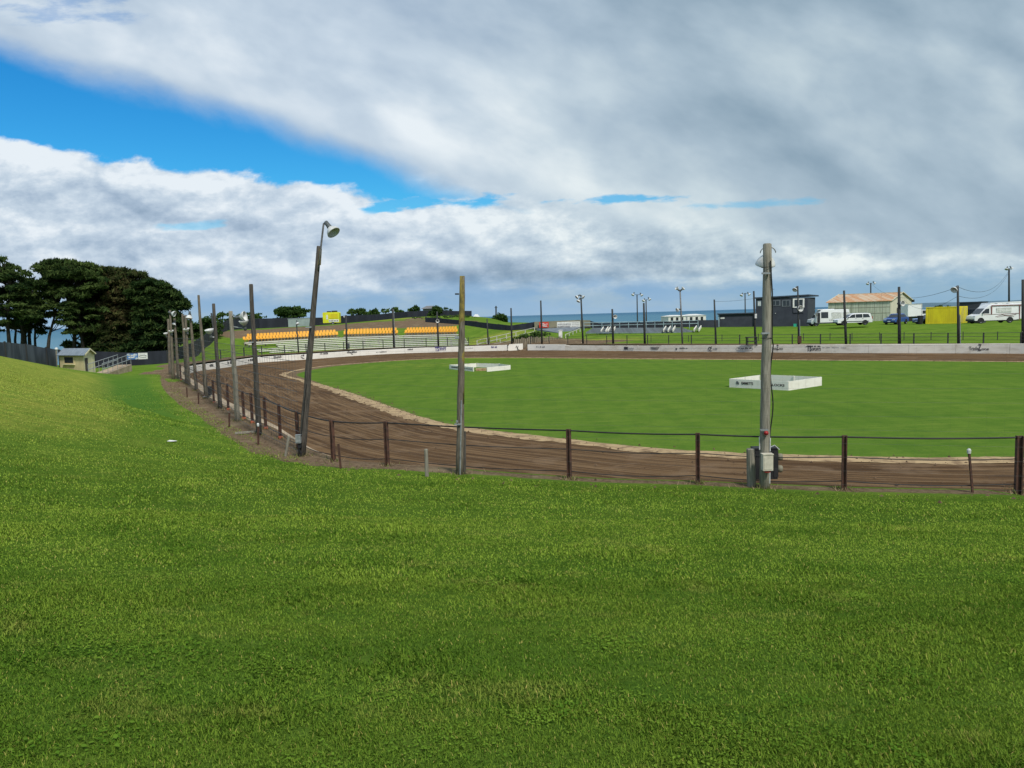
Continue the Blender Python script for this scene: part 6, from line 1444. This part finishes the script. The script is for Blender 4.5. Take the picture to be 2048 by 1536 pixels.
# dry weeds on the dirt strip
def weeds():
    rg = np.random.default_rng(5); n = 30000; xx = rg.uniform(-30, 22, n); yy = rg.uniform(15, 64, n); dn_ = dist_line(xx, yy, NFx); lim = .35+1.6*sstep(20, 30, yy-.9*xx)
    th = np.arctan2(yy-CEN[1], xx-CEN[0]); dd = np.hypot(xx-CEN[0], yy-CEN[1])-W(th)
    k = (dn_ < lim+.1) & (dd > .35) & (fbm(xx*1.5, yy*1.5, 3, 6) > .5); xx, yy = xx[k], yy[k]; n = len(xx)
    fx_ = [(p.x, p.y, q) for p, t, q in POLES]+[(p.x, p.y, .06) for p in pts_near]; ex = []; ey = []
    for fx, fy, fr_ in fx_: aa = rg.uniform(0, 6.28, 70); rr_ = fr_+np.abs(rg.normal(0, .10, 70)); ex.append(fx+rr_*np.cos(aa)); ey.append(fy+rr_*np.sin(aa))
    xx = np.concatenate([xx]+ex); yy = np.concatenate([yy]+ey); n = len(xx); zz = terrain(xx, yy)
    a = rg.uniform(0, 6.28, n); L = rg.uniform(.05, .17, n); t = rg.uniform(.2, 1.3, n); base = np.stack([xx, yy, zz], -1); tip = base+np.stack([np.cos(a)*np.sin(t)*L, np.sin(a)*np.sin(t)*L, np.cos(t)*L], -1); s = np.stack([np.cos(a+1.57), np.sin(a+1.57), 0*a], -1)*.009
    v = np.stack([base-s, base+s, tip], 1).reshape(-1, 3); me = bpy.data.meshes.new('weeds'); me.vertices.add(len(v)); me.vertices.foreach_set('co', v.ravel()); me.loops.add(len(v)); me.loops.foreach_set('vertex_index', np.arange(len(v))); me.polygons.add(n); me.polygons.foreach_set('loop_start', np.arange(0, len(v), 3)); me.polygons.foreach_set('loop_total', np.full(n, 3)); me.update()
    T = np.stack([rg.uniform(.3, 1, n), (rg.uniform(0, 1, n) > .45)*1.0, 0*a, 0*a+1], -1); c = me.color_attributes.new('tint', 'FLOAT_COLOR', 'POINT'); c.data.foreach_set('color', np.repeat(T, 3, 0).ravel()); me.materials.append(MT['dryblade']); o = bpy.data.objects.new('weeds', me); C.objects.link(o); tag(o, 'dry weeds and straw scattered along the bare strip under the near fence', 'weeds', kind='stuff')
MT['dryblade'] = leaf_mat('dry_straw', (.10, .12, .03), (.20, .22, .07), (.33, .25, .15))
weeds()

# loose clods thrown from the track
def clods():
    rg = np.random.default_rng(9); n = 5200; th = rg.uniform(-math.pi, math.pi, n); k = rg.uniform(0, 1, n)
    ri, rw = I(th), W(th); m_ = rg.uniform(0, 1, n)
    r = np.where(m_ < .55, ri+rg.normal(.15, .55, n), np.where(m_ < .8, rw+rg.uniform(.45, 2.0, n), ri+(rw-ri)*rg.uniform(.1, .92, n)))
    x = CEN[0]+r*np.cos(th); y = CEN[1]+r*np.sin(th); ok = (y < 75) & (np.abs(x) < 45); x, y, r, ri, rw = x[ok], y[ok], r[ok], ri[ok], rw[ok]
    z = np.where(r > rw+.2, terrain(x, y), np.where(r > ri, .2*((r-ri)/(rw-ri))**1.5+.01, .005)); s = .018+.05*rg.uniform(0, 1, len(x))**3
    base = np.array([[1, 0, 0], [0, 1, 0], [-1, 0, 0], [0, -1, 0], [0, 0, .9]], float); v = (base[None]*s[:, None, None]*rg.uniform(.6, 1.3, (len(x), 5, 1))+np.stack([x, y, z], -1)[:, None]).reshape(-1, 3)
    f = []
    for i in range(len(x)): a = i*5; f += [(a, a+1, a+4), (a+1, a+2, a+4), (a+2, a+3, a+4), (a+3, a, a+4)]
    me = bpy.data.meshes.new('clods'); me.from_pydata(v.tolist(), [], f); me.materials.append(MT['clod']); o = bpy.data.objects.new('clods', me); C.objects.link(o); tag(o, 'loose lumps of brown clay scattered over the track and its edges', 'dirt', kind='stuff')
MT['clod'] = mat('clay_lumps', (.15, .10, .06), (.08, .05, .03), 4, .95)
clods()
# ------------------------------------------------------------------ sky and light
SUN_EL, SUN_AZ = R(50), R(150)     # behind the camera, from the right
def world():
    w = bpy.data.worlds.new('World'); sc.world = w; w.use_nodes = True; nt = w.node_tree; nt.nodes.clear()
    tc = N(nt, 'ShaderNodeTexCoord'); nv = N(nt, 'ShaderNodeVectorMath', operation='NORMALIZE'); nt.links.new(tc.outputs['Generated'], nv.inputs[0])
    sp = N(nt, 'ShaderNodeSeparateXYZ'); nt.links.new(nv.outputs[0], sp.inputs[0]); x, y, z = sp.outputs
    ya = M_(nt, 'MAXIMUM', M_(nt, 'ABSOLUTE', y), .25)
    u = M_(nt, 'DIVIDE', x, ya); v = M_(nt, 'DIVIDE', z, ya)
    def vec(a, b, c=0.0):
        n = N(nt, 'ShaderNodeCombineXYZ')
        for i, q in enumerate((a, b, c)):
            if isinstance(q, bpy.types.NodeSocket): nt.links.new(q, n.inputs[i])
            else: n.inputs[i].default_value = q
        return n.outputs[0]
    def mul(a, b): return M_(nt, 'MULTIPLY', a, b)
    def add(a, b): return M_(nt, 'ADD', a, b)
    def sub(a, b): return M_(nt, 'SUBTRACT', a, b)
    zz = M_(nt, 'ADD', M_(nt, 'MAXIMUM', z, 0), .11)
    lay = vec(M_(nt, 'DIVIDE', x, zz), M_(nt, 'DIVIDE', y, zz), .3)
    uv = vec(mul(u, 4.2), mul(v, 7.5), .7)
    # diagonal coordinate for the streaming upper deck
    dg = vec(mul(add(mul(u, .93), mul(v, -.37)), 2.0), mul(add(mul(v, .93), mul(u, .37)), 3.6), 2.0)
    nd = noise(nt, dg, 1.5, 8, .56, .15)
    def relief(vc, off, sc_, det, rg_):
        a = N(nt, 'ShaderNodeVectorMath', operation='ADD'); nt.links.new(vc, a.inputs[0]); a.inputs[1].default_value = off
        return sub(noise(nt, vc, sc_, det, rg_, .1), noise(nt, a.outputs[0], sc_, det, rg_, .1))
    rl = relief(uv, (.04, .10, 0), 2.6, 9, .60); rl2 = relief(dg, (.05, .12, 0), 2.4, 4, .5)
    nc = noise(nt, uv, 1.9, 9, .58, .15)
    nl = noise(nt, lay, .55, 7, .55, .2)
    nf = noise(nt, vec(mul(u, 3), mul(v, 10), 5), 3.0, 8, .6, .1)
    # blue wedge
    lo = sub(.236, mul(add(u, .68), .150)); hi = sub(.392, mul(add(u, .68), .375))
    lo = add(lo, mul(sub(nc, .5), .085)); hi = add(hi, mul(sub(nd, .5), .13))
    e1 = sub(v, lo); e2 = sub(hi, v)
    blue = mul(smooth(nt, e1, -.001, .010), smooth(nt, e2, -.022, .024))
    # two thin gaps further right and one high on the left
    def gap(cu, cv, su, sv, t0=.52, t1=.72):
        a = M_(nt, 'POWER', M_(nt, 'DIVIDE', sub(u, cu), su), 2.0); b = M_(nt, 'POWER', M_(nt, 'DIVIDE', sub(v, cv), sv), 2.0)
        g = M_(nt, 'POWER', 2.718, mul(add(a, b), -1.0))
        return mul(smooth(nt, add(g, mul(sub(nf, .5), 3.2)), t0, t1+.25), smooth(nt, g, .08, .4))
    blue = M_(nt, 'MAXIMUM', blue, mul(gap(-.09, .153, .12, .016), .95))
    blue = M_(nt, 'MAXIMUM', blue, mul(gap(.13, .147, .13, .010), .85))
    blue = M_(nt, 'MAXIMUM', blue, mul(gap(.32, .137, .12, .008), .5))
    blue = M_(nt, 'MAXIMUM', blue, mul(gap(-.58, .41, .16, .022, .5, .8), .45))
    blue = M_(nt, 'MAXIMUM', blue, mul(gap(-.42, .130, .06, .009), .5))
    # cloud brightness
    upper = smooth(nt, sub(v, add(lo, .0)), -.02, .05)
    right = smooth(nt, u, -.25, .35)
    bu = add(add(.66, mul(sub(nd, .5), .75)), mul(rl2, .6))
    bu = sub(bu, mul(mul(smooth(nt, add(v, mul(u, .45)), .24, .42), right), .16))
    bu = add(bu, mul(mul(smooth(nt, e2, -.13, -.04), smooth(nt, e2, -.0, -.03)), .13))
    bl = add(add(.755, mul(sub(nc, .5), .85)), mul(rl, 1.15))
    bl = add(bl, mul(sub(nf, .5), .5))
    bl = add(bl, mul(mul(smooth(nt, e1, -.055, -.012), smooth(nt, u, .15, -.1)), .14))
    # dark flat base low in the sky
    base = mul(smooth(nt, v, .035, .052), smooth(nt, v, .092, .060))
    base = mul(base, smooth(nt, M_(nt, 'ABSOLUTE', sub(u, .03)), .42, .05))
    bl = sub(bl, mul(base, .28))
    br = N(nt, 'ShaderNodeMix', data_type='FLOAT'); nt.links.new(upper, br.inputs[0]); nt.links.new(bl, br.inputs[2]); nt.links.new(bu, br.inputs[3])
    bri = br.outputs[0]
    ramp = N(nt, 'ShaderNodeValToRGB'); nt.links.new(bri, ramp.inputs[0]); cr = ramp.color_ramp
    cols = [(.10, (.155, .245, .375)), (.35, (.265, .37, .50)), (.55, (.39, .50, .635)), (.75, (.56, .665, .775)), (.95, (.80, .87, .93))]
    cr.elements[0].position, cr.elements[0].color = cols[0][0], (*cols[0][1], 1)
    cr.elements[1].position, cr.elements[1].color = cols[-1][0], (*cols[-1][1], 1)
    for p, c in cols[1:-1]: e = cr.elements.new(p); e.color = (*c, 1)
    cloud = ramp.outputs[0]
    greyer = mixc(nt, 1.0, cloud, (1.04, 1.04, .95), 'MULTIPLY')
    cloud = mixc(nt, mul(right, .8), cloud, greyer)
    sky = N(nt, 'ShaderNodeTexSky', sky_type='NISHITA', sun_disc=False, sun_elevation=SUN_EL, sun_rotation=SUN_AZ)
    hs = N(nt, 'ShaderNodeHueSaturation', inp={'Saturation': 1.5, 'Value': 1.0}); nt.links.new(sky.outputs[0], hs.inputs['Color'])
    sk = mixc(nt, 1.0, hs.outputs[0], (.042, .118, .138), 'MULTIPLY')
    # pale air low over the sea
    hz = smooth(nt, add(v, mul(sub(nf, .5), .03)), .060, .022)
    hzn = mixc(nt, smooth(nt, v, .0, .05), (.30, .47, .66), (.215, .40, .63))
    hzn = mixc(nt, smooth(nt, nf, .45, .65), hzn, (.33, .48, .62))
    hzn = mixc(nt, mul(smooth(nt, u, .15, .5), .6), hzn, (.22, .40, .54))
    cloud = mixc(nt, mul(hz, .92), cloud, hzn)
    col = mixc(nt, blue, cloud, sk)
    col = mixc(nt, smooth(nt, z, -.002, -.02), col, (.06, .10, .07))
    bg = N(nt, 'ShaderNodeBackground', inp={'Strength': SKYK}); nt.links.new(col, bg.inputs[0])
    o = N(nt, 'ShaderNodeOutputWorld'); nt.links.new(bg.outputs[0], o.inputs[0])
    w.cycles.sampling_method = 'MANUAL'; w.cycles.sample_map_resolution = 512
EXPO = .5
SKYK = 1.0/2**EXPO
world()
ld = bpy.data.lights.new('sun', 'SUN'); ld.energy = 2.4; ld.angle = R(9); ld.color = (1, .95, .86)
so = bpy.data.objects.new('sun', ld); C.objects.link(so)
# sun_rotation is measured clockwise from +Y seen from above
sd = V(math.sin(SUN_AZ)*math.cos(SUN_EL), math.cos(SUN_AZ)*math.cos(SUN_EL), math.sin(SUN_EL))
so.rotation_euler = sd.to_track_quat('Z', 'Y').to_euler()
sc.view_settings.view_transform = 'Standard'; sc.view_settings.look = 'None'
sc.view_settings.exposure = EXPO; sc.view_settings.gamma = 1; sc.view_settings.use_curve_mapping = False
sc.cycles.use_denoising = True
sc.cycles.max_bounces = 6; sc.cycles.diffuse_bounces = 3; sc.cycles.transparent_max_bounces = 6
